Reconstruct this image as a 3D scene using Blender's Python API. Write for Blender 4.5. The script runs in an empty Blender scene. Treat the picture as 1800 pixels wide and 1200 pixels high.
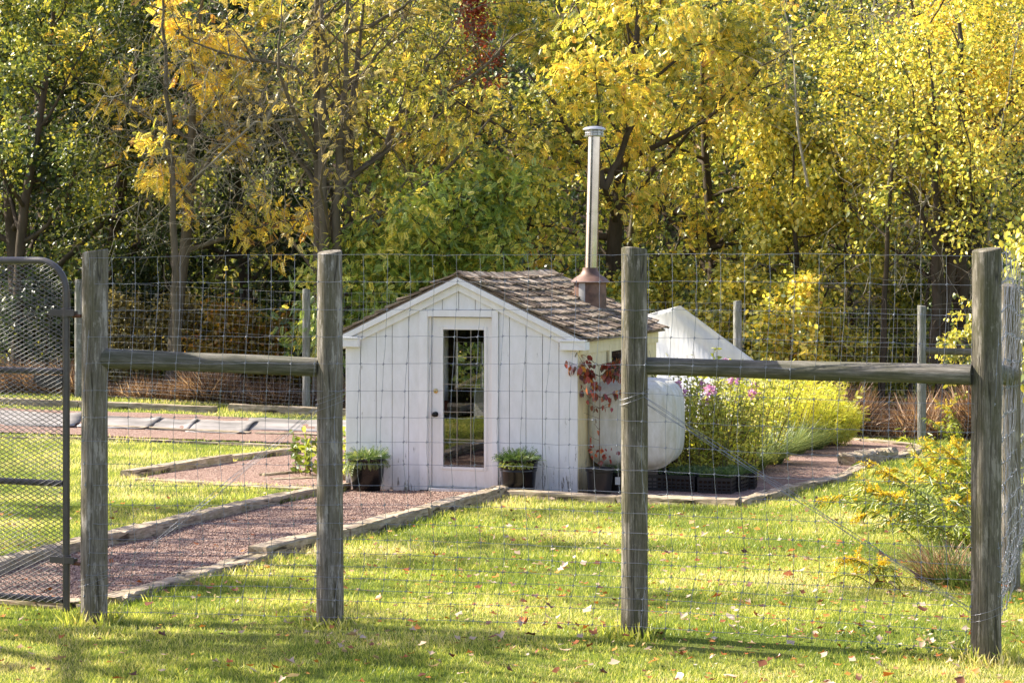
import bpy, math, random
import numpy as np
from mathutils import Vector
R = math.radians
random.seed(7)
scn = bpy.context.scene
col = scn.collection

# ------------------------------------------------------------------ camera
FPX = 3822.0          # focal length in pixels of an 1800 px wide frame
HC = 2.4              # eye height
cam_d = bpy.data.cameras.new("camera")
cam_d.sensor_width = 36.0
cam_d.lens = 36.0 * FPX / 1800.0
cam_d.shift_y = -(600 - 438) / 1800.0
cam_d.clip_start = 0.5
cam_d.clip_end = 1200
cam = bpy.data.objects.new("camera", cam_d)
cam.location = (0, 0, HC)
cam.rotation_euler = (R(90), 0, 0)
col.objects.link(cam)
scn.camera = cam

# ------------------------------------------------------------------ light
SUN_AZ, SUN_EL = -69.0, 39.0        # azimuth from +Y towards +X
w = bpy.data.worlds.new("World"); scn.world = w
w.use_nodes = True
nt = w.node_tree
bg = nt.nodes["Background"]
sky = nt.nodes.new("ShaderNodeTexSky")
sky.sky_type = 'NISHITA'; sky.sun_disc = False
sky.sun_elevation = R(SUN_EL); sky.sun_rotation = R(SUN_AZ)
sky.air_density = 1.0; sky.dust_density = 1.2
tint = nt.nodes.new("ShaderNodeMix"); tint.data_type = 'RGBA'; tint.blend_type = 'MULTIPLY'
tint.inputs[0].default_value = 1.0; tint.inputs[7].default_value = (1.12, .97, 1.0, 1)
nt.links.new(sky.outputs[0], tint.inputs[6]); nt.links.new(tint.outputs[2], bg.inputs[0])
bg.inputs[1].default_value = 0.115
sl = bpy.data.lights.new("sun", 'SUN')
sl.energy = 5.0; sl.angle = R(0.5); sl.color = (1.0, 0.93, 0.80)
sun = bpy.data.objects.new("sun", sl)
az, el = R(SUN_AZ), R(SUN_EL)
sdir = Vector((math.sin(az) * math.cos(el), math.cos(az) * math.cos(el), math.sin(el)))
sun.rotation_euler = sdir.to_track_quat('Z', 'Y').to_euler()
sun.location = sdir * 50
col.objects.link(sun)
scn.view_settings.view_transform = 'Standard'
scn.view_settings.look = 'None'
scn.view_settings.exposure = 1.52
scn.view_settings.gamma = 1.0
scn.cycles.max_bounces = 8
scn.cycles.transparent_max_bounces = 12

# ------------------------------------------------------------------ helpers
def tag(o, label=None, cat=None, group=None, kind=None):
    if label: o["label"] = label
    if cat: o["category"] = cat
    if group: o["group"] = group
    if kind: o["kind"] = kind
    return o

def empty(name, loc=(0, 0, 0), rz=0.0, label=None, cat=None, group=None):
    o = bpy.data.objects.new(name, None)
    o.empty_display_size = 0.2
    o.location = loc; o.rotation_euler = (0, 0, rz)
    col.objects.link(o)
    return tag(o, label, cat, group)

def link_mesh(name, me, mats, parent=None, smooth=False):
    o = bpy.data.objects.new(name, me)
    for m in (mats if isinstance(mats, (list, tuple)) else [mats]):
        me.materials.append(m)
    if smooth:
        me.polygons.foreach_set("use_smooth", np.ones(len(me.polygons), dtype=bool))
    col.objects.link(o)
    if parent: o.parent = parent
    return o

def quads(name, V, F, mats, parent=None, tone=None, mi=None, smooth=False):
    """big quad (or triangle) mesh from numpy arrays"""
    me = bpy.data.meshes.new(name)
    V = np.asarray(V, dtype=np.float32); F = np.asarray(F, dtype=np.int32)
    k = F.shape[1]; n = len(F)
    me.vertices.add(len(V)); me.vertices.foreach_set("co", V.ravel())
    me.loops.add(n * k); me.loops.foreach_set("vertex_index", F.ravel())
    me.polygons.add(n)
    me.polygons.foreach_set("loop_start", np.arange(n, dtype=np.int32) * k)
    if mi is not None: me.polygons.foreach_set("material_index", np.asarray(mi, dtype=np.int32))
    if tone is not None:
        a = me.attributes.new("tone", 'FLOAT', 'FACE')
        a.data.foreach_set("value", np.asarray(tone, dtype=np.float32))
    me.update(calc_edges=True)
    return link_mesh(name, me, mats, parent, smooth)

class MB:
    """collects simple shapes, builds them as one mesh"""
    def __init__(s): s.v = []; s.f = []; s.t = []
    def add(s, vs, fs, tone=0.5):
        b = len(s.v); s.v += [tuple(p) for p in vs]
        for f in fs: s.f.append([b + i for i in f]); s.t.append(tone)
        return s
    def box(s, x0, x1, y0, y1, z0, z1, tone=0.5):
        return s.add([(x0,y0,z0),(x1,y0,z0),(x1,y1,z0),(x0,y1,z0),(x0,y0,z1),(x1,y0,z1),(x1,y1,z1),(x0,y1,z1)],
                     [(3,2,1,0),(4,5,6,7),(0,1,5,4),(1,2,6,5),(2,3,7,6),(3,0,4,7)], tone)
    def tube(s, pts, r, n=6, caps=True, tone=0.5):
        pts = [Vector(p) for p in pts]; m = len(pts)
        rs = r if isinstance(r, (list, tuple)) else [r] * m
        b = []; up = Vector((0, 0, 1)); 
        t0 = (pts[1] - pts[0]).normalized()
        if abs(t0.z) > .9: up = Vector((0, 1, 0))
        for i, p in enumerate(pts):
            t = (pts[min(i+1, m-1)] - pts[max(i-1, 0)]).normalized()
            x = t.cross(up).normalized(); y = t.cross(x).normalized(); 
            for k in range(n):
                a = 2 * math.pi * k / n
                b.append(p + (x * math.cos(a) + y * math.sin(a)) * rs[i])
        f = []
        for i in range(m - 1):
            for k in range(n):
                f.append((i*n+k, i*n+(k+1) % n, (i+1)*n+(k+1) % n, (i+1)*n+k))
        if caps: f.append(tuple(range(n))[::-1]); f.append(tuple((m-1)*n + k for k in range(n)))
        return s.add(b, f, tone)
    def lathe(s, prof, n=24, c=(0, 0, 0), cap0=False, cap1=False, tone=0.5):
        b = []; m = len(prof)
        for (r, z) in prof:
            for k in range(n):
                a = 2 * math.pi * k / n
                b.append((c[0] + r*math.cos(a), c[1] + r*math.sin(a), c[2] + z))
        f = []
        for i in range(m-1):
            for k in range(n):
                f.append((i*n+k, i*n+(k+1) % n, (i+1)*n+(k+1) % n, (i+1)*n+k))
        if cap0: f.append(tuple(range(n))[::-1])
        if cap1: f.append(tuple((m-1)*n + k for k in range(n)))
        return s.add(b, f, tone)
    def poly_prism(s, pts, d):
        """polygon pts (3d) extruded by vector d"""
        n = len(pts); pts = [Vector(p) for p in pts]; d = Vector(d)
        vs = pts + [p + d for p in pts]
        fs = [tuple(range(n))[::-1], tuple(n + i for i in range(n))]
        for i in range(n): fs.append((i, (i+1) % n, n+(i+1) % n, n+i))
        return s.add(vs, fs)
    def build(s, name, mat, parent=None, smooth=False, bevel=0, loc=None):
        me = bpy.data.meshes.new(name)
        me.from_pydata(s.v, [], s.f)
        a = me.attributes.new("tone", 'FLOAT', 'FACE'); a.data.foreach_set("value", s.t)
        me.update()
        o = link_mesh(name, me, mat, parent, smooth)
        if smooth:
            try: me.set_sharp_from_angle(angle=R(40))
            except Exception: pass
        if bevel:
            b = o.modifiers.new("bevel", 'BEVEL'); b.width = bevel; b.segments = 2; b.limit_method = 'ANGLE'
        if loc: o.location = loc
        return o

def tz(x, y):
    """terrain height"""
    x = np.asarray(x, dtype=float); y = np.asarray(y, dtype=float)
    a = -0.0435 * (np.clip(y, 13.6, 26) - 13.6)
    s = np.clip(.006 + (x + 9) * .00197, .004, .045)
    b = -s * (np.clip(y, 26, 45) - 26)
    h = np.clip(y - 48, 0, None); h = .26 * h * h / (h + 6)
    dx = np.clip((-x - 5.2) / 4, 0, 1); dy = np.clip((22 - y) / 5, 0, 1)
    a = a - 2.6 * dx*dx*(3 - 2*dx) * dy*dy*(3 - 2*dy)      # the land falls away left of the garden
    bump = .012 * np.sin(x*1.3 + y*.7) + .01 * np.sin(x*.6 - y*1.9 + 1) 
    return a + b + h + bump
def tzf(x, y): return float(tz(x, y))

def at(px, py, Y):
    """world point that lies at depth Y on the sight line of photo pixel px,py"""
    return Vector(((px - 900) / FPX * Y, Y, HC - (py - 438) / FPX * Y))
def g(px, py):
    """world point of the ground under photo pixel px,py"""
    f = lambda Y: HC - (py - 438) / FPX * Y - tzf((px - 900) / FPX * Y, Y)
    Y = 8.0
    while Y < 120 and f(Y) > 0: Y += .1
    a, b = Y - .1, Y
    for _ in range(20):
        m = (a + b) / 2
        if f(m) > 0: a = m
        else: b = m
    x = (px - 900) / FPX * a
    return Vector((x, a, tzf(x, a)))

def inpoly(X, Y, poly):
    ins = np.zeros(len(X), dtype=bool); n = len(poly)
    for i in range(n):
        x1, y1 = poly[i][0], poly[i][1]; x2, y2 = poly[(i+1) % n][0], poly[(i+1) % n][1]
        if y1 == y2: continue
        c = ((y1 > Y) != (y2 > Y)) & (X < (x2-x1)*(Y-y1)/(y2-y1) + x1)
        ins ^= c
    return ins

# ------------------------------------------------------------------ materials
def mat(name):
    m = bpy.data.materials.new(name); m.use_nodes = True
    t = m.node_tree; t.nodes.clear()
    out = t.nodes.new("ShaderNodeOutputMaterial")
    return m, t, out
def nd(t, typ, **kw):
    n = t.nodes.new("ShaderNode" + typ)
    for k, v in kw.items():
        if k.startswith("i_"):
            key = k[2:]
            n.inputs[int(key) if key.isdigit() else key.replace("_", " ")].default_value = v
        else: setattr(n, k, v)
    return n
def ramp(t, stops, fac=None, interp='LINEAR'):
    n = t.nodes.new("ShaderNodeValToRGB"); n.color_ramp.interpolation = interp
    e = n.color_ramp.elements
    while len(e) < len(stops): e.new(.5)
    for i, (p, c) in enumerate(stops):
        e[i].position = p; e[i].color = (c[0], c[1], c[2], 1) if not isinstance(c, (int, float)) else (c, c, c, 1)
    if fac is not None: t.links.new(fac, n.inputs[0])
    return n
def coords(t, scale=(1, 1, 1), out='Object'):
    c = nd(t, "TexCoord"); m = nd(t, "Mapping"); m.inputs['Scale'].default_value = scale
    t.links.new(c.outputs[out], m.inputs[0]); return m.outputs[0]
def noise(t, vec, scale=5, detail=4, rough=.55):
    n = nd(t, "TexNoise"); n.inputs['Scale'].default_value = scale
    n.inputs['Detail'].default_value = detail; n.inputs['Roughness'].default_value = rough
    if vec is not None: t.links.new(vec, n.inputs['Vector'])
    return n.outputs['Fac']
def mixc(t, fac, a, b, mode='MIX'):
    n = nd(t, "Mix", data_type='RGBA', blend_type=mode)
    if isinstance(fac, (int, float)): n.inputs[0].default_value = fac
    else: t.links.new(fac, n.inputs[0])
    for s, v in ((6, a), (7, b)):
        if isinstance(v, tuple): n.inputs[s].default_value = (*v, 1)
        else: t.links.new(v, n.inputs[s])
    return n.outputs[2]
def bumpn(t, h, strength=.4, dist=.01):
    b = nd(t, "Bump"); b.inputs['Strength'].default_value = strength; b.inputs['Distance'].default_value = dist
    t.links.new(h, b.inputs['Height']); return b.outputs[0]
def finish(t, out, colr, rough=.7, nrm=None, metal=0, spec=.4):
    p = nd(t, "BsdfPrincipled")
    if isinstance(colr, tuple): p.inputs['Base Color'].default_value = (*colr, 1)
    else: t.links.new(colr, p.inputs['Base Color'])
    if isinstance(rough, (int, float)): p.inputs['Roughness'].default_value = rough
    else: t.links.new(rough, p.inputs['Roughness'])
    p.inputs['Metallic'].default_value = metal
    p.inputs['Specular IOR Level'].default_value = spec
    if nrm is not None: t.links.new(nrm, p.inputs['Normal'])
    t.links.new(p.outputs[0], out.inputs[0]); return p
def tone_of(t):
    a = nd(t, "Attribute", attribute_name="tone"); return a.outputs['Fac']

def leaf_mat(name, stops, trans=.5, patch=.35, gloss=.06):
    m, t, out = mat(name)
    pos = nd(t, "NewGeometry").outputs['Position']
    nz = noise(t, pos, patch, 2)
    mul = nd(t, "Math", operation='MULTIPLY_ADD', i_1=.9, i_2=-.45); t.links.new(nz, mul.inputs[0])
    ad = nd(t, "Math", operation='ADD', use_clamp=True)
    t.links.new(tone_of(t), ad.inputs[0]); t.links.new(mul.outputs[0], ad.inputs[1])
    c = ramp(t, stops, ad.outputs[0]).outputs[0]
    d = nd(t, "BsdfDiffuse"); tr = nd(t, "BsdfTranslucent"); gl = nd(t, "BsdfGlossy", i_Roughness=.42)
    t.links.new(c, d.inputs[0])
    ct = mixc(t, .25, c, (.9, .8, .2), 'MIX'); ct = mixc(t, 1.0, c, (1.25, 1.15, .8), 'MULTIPLY')
    t.links.new(ct, tr.inputs[0])
    m1 = nd(t, "MixShader", i_0=trans); t.links.new(d.outputs[0], m1.inputs[1]); t.links.new(tr.outputs[0], m1.inputs[2])
    m2 = nd(t, "MixShader", i_0=gloss); t.links.new(m1.outputs[0], m2.inputs[1]); t.links.new(gl.outputs[0], m2.inputs[2])
    t.links.new(m2.outputs[0], out.inputs[0])
    return m

def bark(name, a, b, scale=6, zs=.25):
    m, t, out = mat(name)
    v = coords(t, (1, 1, zs))
    n = noise(t, v, scale, 6, .7); n2 = noise(t, coords(t, (1, 1, .6)), 1.2, 3)
    c = mixc(t, n2, ramp(t, [(.3, a), (.7, b)], n).outputs[0], (a[0]*.9, a[1]*1.1, a[2]*.8))
    finish(t, out, c, .9, bumpn(t, n, .8, .03), spec=.15); return m

def wood_post(name, dark, mid, light, green, cracks=1.0, zs=.06):
    m, t, out = mat(name)
    v = coords(t, (1, 1, zs))
    grain = noise(t, v, 75, 7, .8)
    v2 = coords(t, (1, 1, .35)); blot = noise(t, v2, 7, 6, .7)
    v3 = coords(t, (1, 1, .22)); bl2 = noise(t, v3, 13, 7, .72)
    base = ramp(t, [(.28, dark), (.5, mid), (.72, light)], grain).outputs[0]
    f = ramp(t, [(.45, 0), (.6, 1)], blot).outputs[0]
    c = mixc(t, f, base, mixc(t, .65, base, green))
    f2 = ramp(t, [(.55, 0), (.61, .75)], bl2).outputs[0]
    c = mixc(t, f2, c, light)
    f3 = ramp(t, [(.36, 1), (.44, 0)], bl2).outputs[0]
    c = mixc(t, f3, c, mixc(t, .7, c, dark))
    vor = nd(t, "TexNoise", i_Scale=11.0, i_Detail=2.0); t.links.new(coords(t, (1, 1, .03)), vor.inputs['Vector'])
    cr = ramp(t, [(.491, 1), (.5, 0), (.509, 1)], vor.outputs['Fac']).outputs[0]
    c = mixc(t, cr, mixc(t, .75*cracks, c, (.02, .017, .014)), c)
    hm = nd(t, "Math", operation='ADD'); t.links.new(grain, hm.inputs[0]); t.links.new(cr, hm.inputs[1])
    finish(t, out, c, .85, bumpn(t, hm.outputs[0], .9, .008), spec=.2)
    return m

M = {}
M['post'] = wood_post("weathered_post_wood", (.06, .05, .04), (.20, .175, .14), (.44, .40, .35), (.12, .105, .055))
M['post_mossy'] = wood_post("mossy_post_wood", (.05, .042, .032), (.155, .135, .10), (.36, .32, .26), (.08, .078, .032))
M['far_post'] = wood_post("far_post_wood", (.12, .115, .10), (.24, .23, .21), (.38, .37, .34), (.14, .15, .09))
def rail_wood():
    m, t, out = mat("rail_wood")
    v = coords(t, (.05, 1, 1)); grain = noise(t, v, 60, 7, .8)
    blot = noise(t, coords(t, (.3, 1, 1)), 9, 7, .72)
    base = ramp(t, [(.3, (.05, .043, .033)), (.5, (.16, .145, .12)), (.72, (.42, .38, .33))], grain).outputs[0]
    f = ramp(t, [(.42, 0), (.6, 1)], blot).outputs[0]
    c = mixc(t, f, base, mixc(t, .6, base, (.06, .065, .03)))
    finish(t, out, c, .85, bumpn(t, grain, .6, .006), spec=.2); return m
M['rail'] = rail_wood()

def timber_mat():
    m, t, out = mat("landscape_timber_wood")
    v = coords(t, (.12, 1, 1)); grain = noise(t, v, 30, 6, .75)
    blot = noise(t, coords(t, (1, 1, 1), 'Object'), 3, 4)
    pos = nd(t, "NewGeometry").outputs['Position']
    base = ramp(t, [(.3, (.12, .09, .06)), (.5, (.34, .27, .19)), (.75, (.60, .52, .41))], grain).outputs[0]
    f = ramp(t, [(.5, 0), (.62, 1)], noise(t, pos, 4, 4)).outputs[0]
    c = mixc(t, f, base, mixc(t, .5, base, (.20, .17, .08)))
    f = ramp(t, [(.6, 0), (.66, 1)], noise(t, v, 12, 3)).outputs[0]
    c = mixc(t, f, c, (.06, .045, .03))
    finish(t, out, c, .9, bumpn(t, grain, .8, .01), spec=.15); return m
M['timber'] = timber_mat()

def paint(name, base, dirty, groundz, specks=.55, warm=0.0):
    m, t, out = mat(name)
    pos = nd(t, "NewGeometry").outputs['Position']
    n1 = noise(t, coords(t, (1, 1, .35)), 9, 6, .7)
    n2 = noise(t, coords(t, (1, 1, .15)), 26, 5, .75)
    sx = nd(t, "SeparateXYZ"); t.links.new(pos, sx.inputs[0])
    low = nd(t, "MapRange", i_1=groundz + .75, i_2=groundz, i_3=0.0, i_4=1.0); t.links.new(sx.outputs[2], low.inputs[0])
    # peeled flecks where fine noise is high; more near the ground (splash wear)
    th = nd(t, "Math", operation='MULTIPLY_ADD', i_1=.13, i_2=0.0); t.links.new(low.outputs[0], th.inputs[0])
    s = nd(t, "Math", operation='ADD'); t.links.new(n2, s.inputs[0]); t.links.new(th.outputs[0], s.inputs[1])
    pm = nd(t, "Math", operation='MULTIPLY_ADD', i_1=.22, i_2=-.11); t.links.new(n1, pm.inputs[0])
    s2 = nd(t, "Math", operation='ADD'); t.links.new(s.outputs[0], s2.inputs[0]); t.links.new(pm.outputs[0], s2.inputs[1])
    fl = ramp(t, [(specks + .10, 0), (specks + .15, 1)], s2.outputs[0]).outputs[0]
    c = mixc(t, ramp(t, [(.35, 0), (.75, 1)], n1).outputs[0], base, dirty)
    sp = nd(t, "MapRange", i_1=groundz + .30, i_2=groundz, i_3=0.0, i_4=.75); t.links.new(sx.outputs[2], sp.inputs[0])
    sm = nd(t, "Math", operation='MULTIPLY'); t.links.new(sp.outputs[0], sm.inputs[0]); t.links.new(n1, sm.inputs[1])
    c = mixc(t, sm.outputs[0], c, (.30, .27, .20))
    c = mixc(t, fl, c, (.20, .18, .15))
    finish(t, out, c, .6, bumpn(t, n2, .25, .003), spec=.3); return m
M['white'] = paint("peeling_white_paint", (.80, .80, .80), (.68, .68, .66), -.54, .572)
M['trim'] = paint("white_trim_paint", (.82, .82, .81), (.72, .71, .69), -.54, .64)
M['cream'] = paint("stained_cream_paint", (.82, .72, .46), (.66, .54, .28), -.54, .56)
M['door'] = paint("door_paint", (.80, .79, .76), (.74, .72, .68), -.54, .68)

def simple(name, c, rough=.5, metal=0, spec=.4, var=.15, scale=8):
    m, t, out = mat(name)
    n = noise(t, coords(t), scale, 4)
    lo = tuple(x * (1 - var) for x in c); hi = tuple(min(1, x * (1 + var)) for x in c)
    finish(t, out, ramp(t, [(.3, lo), (.7, hi)], n).outputs[0], rough, bumpn(t, n, .1, .003), metal, spec)
    return m
M['gap'] = simple("groove_shadow_wood", (.10, .09, .085), .9)
M['muntin'] = simple("dull_brass_muntin", (.34, .30, .24), .5)
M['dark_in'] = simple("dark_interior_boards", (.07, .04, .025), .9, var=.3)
M['wire'] = simple("galvanised_wire", (.30, .31, .35), .45, .9, .5, .1)
M['far_wire'] = simple("far_galvanised_wire", (.26, .27, .28), .5, .6, .5, .1)
M['gate'] = simple("gate_brown_paint", (.085, .075, .07), .38, 0, .5, .2)
M['gate_mesh'] = simple("gate_mesh_paint", (.10, .09, .085), .45, 0, .5, .2)
M['rust'] = simple("rusty_steel", (.16, .07, .04), .7, .3, .4, .4, 30)
M['steel'] = simple("stovepipe_steel", (.52, .52, .53), .13, 1.0, .5, .12, 6)
M['cap'] = simple("weathered_cap_metal", (.50, .50, .48), .4, .8, .5, .2, 14)
M['copper'] = simple("brown_flashing_metal", (.15, .085, .06), .55, .25, .5, .5, 7)
M['patch'] = simple("bare_flashing_patch", (.45, .45, .44), .4, .5, .5, .15, 7)
M['pot'] = simple("black_glazed_ceramic", (.006, .0055, .0055), .2, 0, .35, .4, 10)
M['plastic'] = simple("black_nursery_plastic", (.012, .012, .013), .38, 0, .45, .2)
M['tag'] = simple("paper_tag", (.6, .6, .55), .7)
M['brass'] = simple("brass", (.60, .45, .20), .25, 1.0)
M['knob'] = simple("black_metal", (.02, .02, .02), .25, .6)
M['soil'] = simple("potting_soil", (.035, .022, .015), .95, 0, .1, .4, 40)
M['tank'] = paint("tank_white_paint", (.66, .65, .60), (.42, .40, .29), -.35, .63)
def cloth():
    m, t, out = mat("white_row_cover_cloth")
    c = ramp(t, [(.3, (.72, .72, .71)), (.7, (.84, .84, .82))], noise(t, coords(t, (3, .4, .4)), 2, 4)).outputs[0]
    d = nd(t, "BsdfDiffuse"); tr = nd(t, "BsdfTranslucent"); mx = nd(t, "MixShader", i_0=.35)
    n = bumpn(t, noise(t, coords(t, (5, .5, .5)), 3, 3), .5, .03)
    for s in (d, tr): t.links.new(c, s.inputs[0]); t.links.new(n, s.inputs['Normal'])
    t.links.new(d.outputs[0], mx.inputs[1]); t.links.new(tr.outputs[0], mx.inputs[2]); t.links.new(mx.outputs[0], out.inputs[0])
    return m
M['cloth'] = cloth()
def sheet():
    m, t, out = mat("grey_ground_fabric")
    pos = nd(t, "NewGeometry").outputs['Position']
    c = ramp(t, [(.35, (.15, .14, .13)), (.65, (.36, .33, .31))], noise(t, pos, 1.1, 5)).outputs[0]
    finish(t, out, c, .55, bumpn(t, noise(t, pos, 3, 4), .6, .05)); return m
M['sheet'] = sheet()
def glassm():
    m, t, out = mat("window_glass")
    tr = nd(t, "BsdfTransparent"); tr.inputs[0].default_value = (.9, .92, .9, 1)
    gl = nd(t, "BsdfGlossy", i_Roughness=.01); fr = nd(t, "Fresnel", i_IOR=2.0)
    mx = nd(t, "MixShader"); t.links.new(fr.outputs[0], mx.inputs[0])
    t.links.new(tr.outputs[0], mx.inputs[1]); t.links.new(gl.outputs[0], mx.inputs[2]); t.links.new(mx.outputs[0], out.inputs[0])
    return m
M['glass'] = glassm()
def shingle():
    m, t, out = mat("cedar_shake")
    tn = tone_of(t)
    g_ = noise(t, coords(t, (1, .08, 1)), 60, 5, .75)
    c = ramp(t, [(0, (.11, .08, .055)), (.35, (.23, .17, .12)), (.7, (.39, .31, .225)), (1, (.56, .47, .36))], tn).outputs[0]
    k = ramp(t, [(.35, .45), (.6, 1.1)], g_).outputs[0]
    c = mixc(t, 1.0, c, k, 'MULTIPLY')
    f = ramp(t, [(.55, 0), (.68, 1)], noise(t, coords(t), 2.3, 4)).outputs[0]
    c = mixc(t, f, c, mixc(t, .4, c, (.10, .11, .06)))
    finish(t, out, c, .9, bumpn(t, g_, .8, .008), spec=.15); return m
M['shingle'] = shingle()

YEL = [(0, (.10, .15, .03)), (.28, (.44, .46, .07)), (.6, (.95, .79, .13)), (.88, (.95, .66, .10)), (1, (.55, .29, .07))]
YGR = [(0, (.03, .06, .02)), (.35, (.17, .22, .04)), (.65, (.58, .55, .075)), (1, (.95, .75, .12))]
GRN = [(0, (.04, .09, .03)), (.4, (.17, .28, .06)), (.75, (.42, .52, .09)), (1, (.86, .74, .13))]
DGR = [(0, (.012, .03, .01)), (.5, (.04, .07, .018)), (.8, (.16, .18, .03)), (1, (.62, .54, .07))]
ORG = [(0, (.12, .11, .02)), (.4, (.36, .26, .03)), (.7, (.50, .24, .03)), (1, (.32, .09, .03))]
BRN = [(0, (.12, .11, .04)), (.5, (.36, .29, .09)), (1, (.80, .62, .14))]
RED = [(0, (.18, .03, .02)), (.5, (.34, .06, .03)), (1, (.45, .13, .04))]
L = {}
L['yel'] = leaf_mat("yellow_autumn_leaves", YEL, .45)
L['ygr'] = leaf_mat("yellow_green_leaves", YGR, .38)
L['grn'] = leaf_mat("green_leaves", GRN, .38)
L['dgr'] = leaf_mat("dark_evergreen_leaves", DGR, .3)
L['org'] = leaf_mat("orange_leaves", ORG)
L['brn'] = leaf_mat("brown_yellow_leaves", BRN, .4)
L['red'] = leaf_mat("red_leaves", RED, .4)
L['dog'] = leaf_mat("dogwood_autumn_leaves", [(0, (.09, .07, .025)), (.25, (.20, .06, .035)), (.6, (.34, .04, .035)), (.85, (.42, .09, .035)), (1, (.70, .32, .03))], .45, 3.0)
L['asp'] = leaf_mat("yellow_feathery_leaves", [(0, (.36, .46, .03)), (.5, (.66, .70, .06)), (1, (.88, .82, .14))], .5, .8)
L['flower_leaf'] = leaf_mat("flower_bed_leaves", [(0, (.09, .14, .02)), (.4, (.34, .40, .04)), (1, (.78, .72, .14))], .5, 1.5)
L['potgreen'] = leaf_mat("pot_plant_leaves", [(0, (.04, .09, .02)), (.6, (.12, .20, .05)), (1, (.36, .40, .10))], .4, 8)
L['pink'] = leaf_mat("pink_petals", [(0, (.45, .14, .38)), (.6, (.68, .36, .62)), (1, (.85, .75, .82))], .4, 2)
L['gold'] = leaf_mat("goldenrod_yellow", [(0, (.60, .45, .02)), (1, (.90, .70, .04))], .35, 3)
L['reed'] = leaf_mat("blue_green_grass_blades", [(0, (.05, .09, .025)), (.5, (.15, .21, .06)), (1, (.42, .46, .16))], .4, 2)
L['dry'] = leaf_mat("dry_brown_grass", [(0, (.05, .03, .018)), (.4, (.24, .14, .08)), (.75, (.42, .27, .17)), (1, (.72, .54, .38))], .35, .5, .02)
L['grass'] = leaf_mat("lawn_grass_blades", [(0, (.08, .13, .02)), (.3, (.22, .31, .04)), (.6, (.52, .56, .10)), (.82, (.78, .73, .25)), (1, (.80, .68, .42))], .5, .7, .04)
L['fallen'] = leaf_mat("fallen_leaf_tones", [(0, (.13, .05, .025)), (.3, (.42, .13, .025)), (.5, (.52, .25, .04)), (.65, (.42, .28, .16)), (1, (.66, .54, .44))], .2, .01)
L['pale_twig'] = bark("pale_bare_twigs", (.26, .21, .17), (.48, .42, .36), 9)
L['dark_bark'] = bark("dark_brown_bark", (.045, .033, .025), (.15, .11, .085))
L['mid_bark'] = bark("grey_brown_bark", (.09, .068, .05), (.25, .20, .16))
L['twig'] = bark("young_stem_bark", (.10, .06, .04), (.26, .17, .11), 20)

def ground_mat():
    m, t, out = mat("lawn_and_woodland_floor")
    pos = nd(t, "NewGeometry").outputs['Position']
    n1 = noise(t, pos, .9, 4); n2 = noise(t, pos, 40, 5, .7)
    lawn = ramp(t, [(.3, (.055, .09, .012)), (.55, (.12, .16, .02)), (.8, (.26, .24, .06))], n2).outputs[0]
    lawn = mixc(t, ramp(t, [(.5, 0), (.7, .6)], n1).outputs[0], lawn, (.22, .20, .07))
    lit = ramp(t, [(.3, (.03, .022, .014)), (.6, (.10, .065, .035)), (.8, (.22, .14, .05))], n2).outputs[0]
    sx = nd(t, "SeparateXYZ"); t.links.new(pos, sx.inputs[0])
    f = nd(t, "MapRange", i_1=45.5, i_2=46.5); t.links.new(sx.outputs[1], f.inputs[0])
    c = mixc(t, f.outputs[0], lawn, lit)
    finish(t, out, c, .95, bumpn(t, n2, .8, .03), spec=.1); return m
M['ground'] = ground_mat()
def gravel_mat():
    m, t, out = mat("reddish_gravel")
    pos = nd(t, "NewGeometry").outputs['Position']
    v = nd(t, "TexVoronoi", i_Scale=55.0); t.links.new(pos, v.inputs['Vector'])
    sx = nd(t, "SeparateColor"); t.links.new(v.outputs['Color'], sx.inputs[0])
    c = ramp(t, [(0, (.10, .052, .038)), (.5, (.23, .14, .105)), (.85, (.35, .235, .185)), (1, (.52, .41, .34))], sx.outputs[0]).outputs[0]
    c = mixc(t, ramp(t, [(.4, 0), (.65, .5)], noise(t, pos, 1.3, 4)).outputs[0], c, (.27, .18, .14))
    finish(t, out, c, .9, bumpn(t, v.outputs['Distance'], 1.0, .012), spec=.2); return m
M['gravel'] = gravel_mat()
# ================================================================== SETTING: ground, gravel
def lines(a, b, c): return [a + (b - a) * i / c for i in range(c)]
xs = np.array(lines(-140, -18, 16) + lines(-18, 16, 100) + lines(16, 140, 17))
ys = np.array(lines(-60, 6, 10) + lines(6, 52, 130) + lines(52, 190, 41))
XX, YY = np.meshgrid(xs, ys); ZZ = tz(XX, YY)
nx, ny = len(xs), len(ys)
ii = np.arange(nx - 1); jj = np.arange(ny - 1)
I, J = np.meshgrid(ii, jj); k = (J * nx + I).ravel()
ground = quads("ground", np.stack([XX.ravel(), YY.ravel(), ZZ.ravel()], 1),
               np.stack([k, k+1, k+nx+1, k+nx], 1), M['ground'], smooth=True)
tag(ground, kind="structure")

G = lambda pts: [g(*p) for p in pts]
gate_sill = 14.45
POLY_MAIN = G([(-220, 1052), (-10, 1003), (135, 972), (190, 949), (430, 899), (555, 874), (606, 866), (606, 848), (1020, 852), (1020, 880), (890, 876), (740, 918), (600, 954), (430, 1000), (330, 1028), (190, 1066), (135, 1066), (0, 1058), (-220, 1054)])
POLY_BRANCH = G([(236, 843), (330, 826), (400, 814), (500, 801), (612, 786), (612, 864), (560, 860), (430, 853), (320, 850)])
POLY_RIGHT = G([(880, 872), (1020, 878), (1290, 888), (1400, 860), (1480, 845), (1560, 815), (1618, 788), (1600, 784), (1430, 769), (1300, 762), (1180, 762), (1180, 800), (1020, 850)])
POLY_FAR = G([(-120, 712), (0, 718), (380, 733), (640, 744), (640, 788), (560, 783), (190, 768), (-120, 760)])
POLYS = [POLY_MAIN, POLY_BRANCH, POLY_RIGHT, POLY_FAR]
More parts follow.
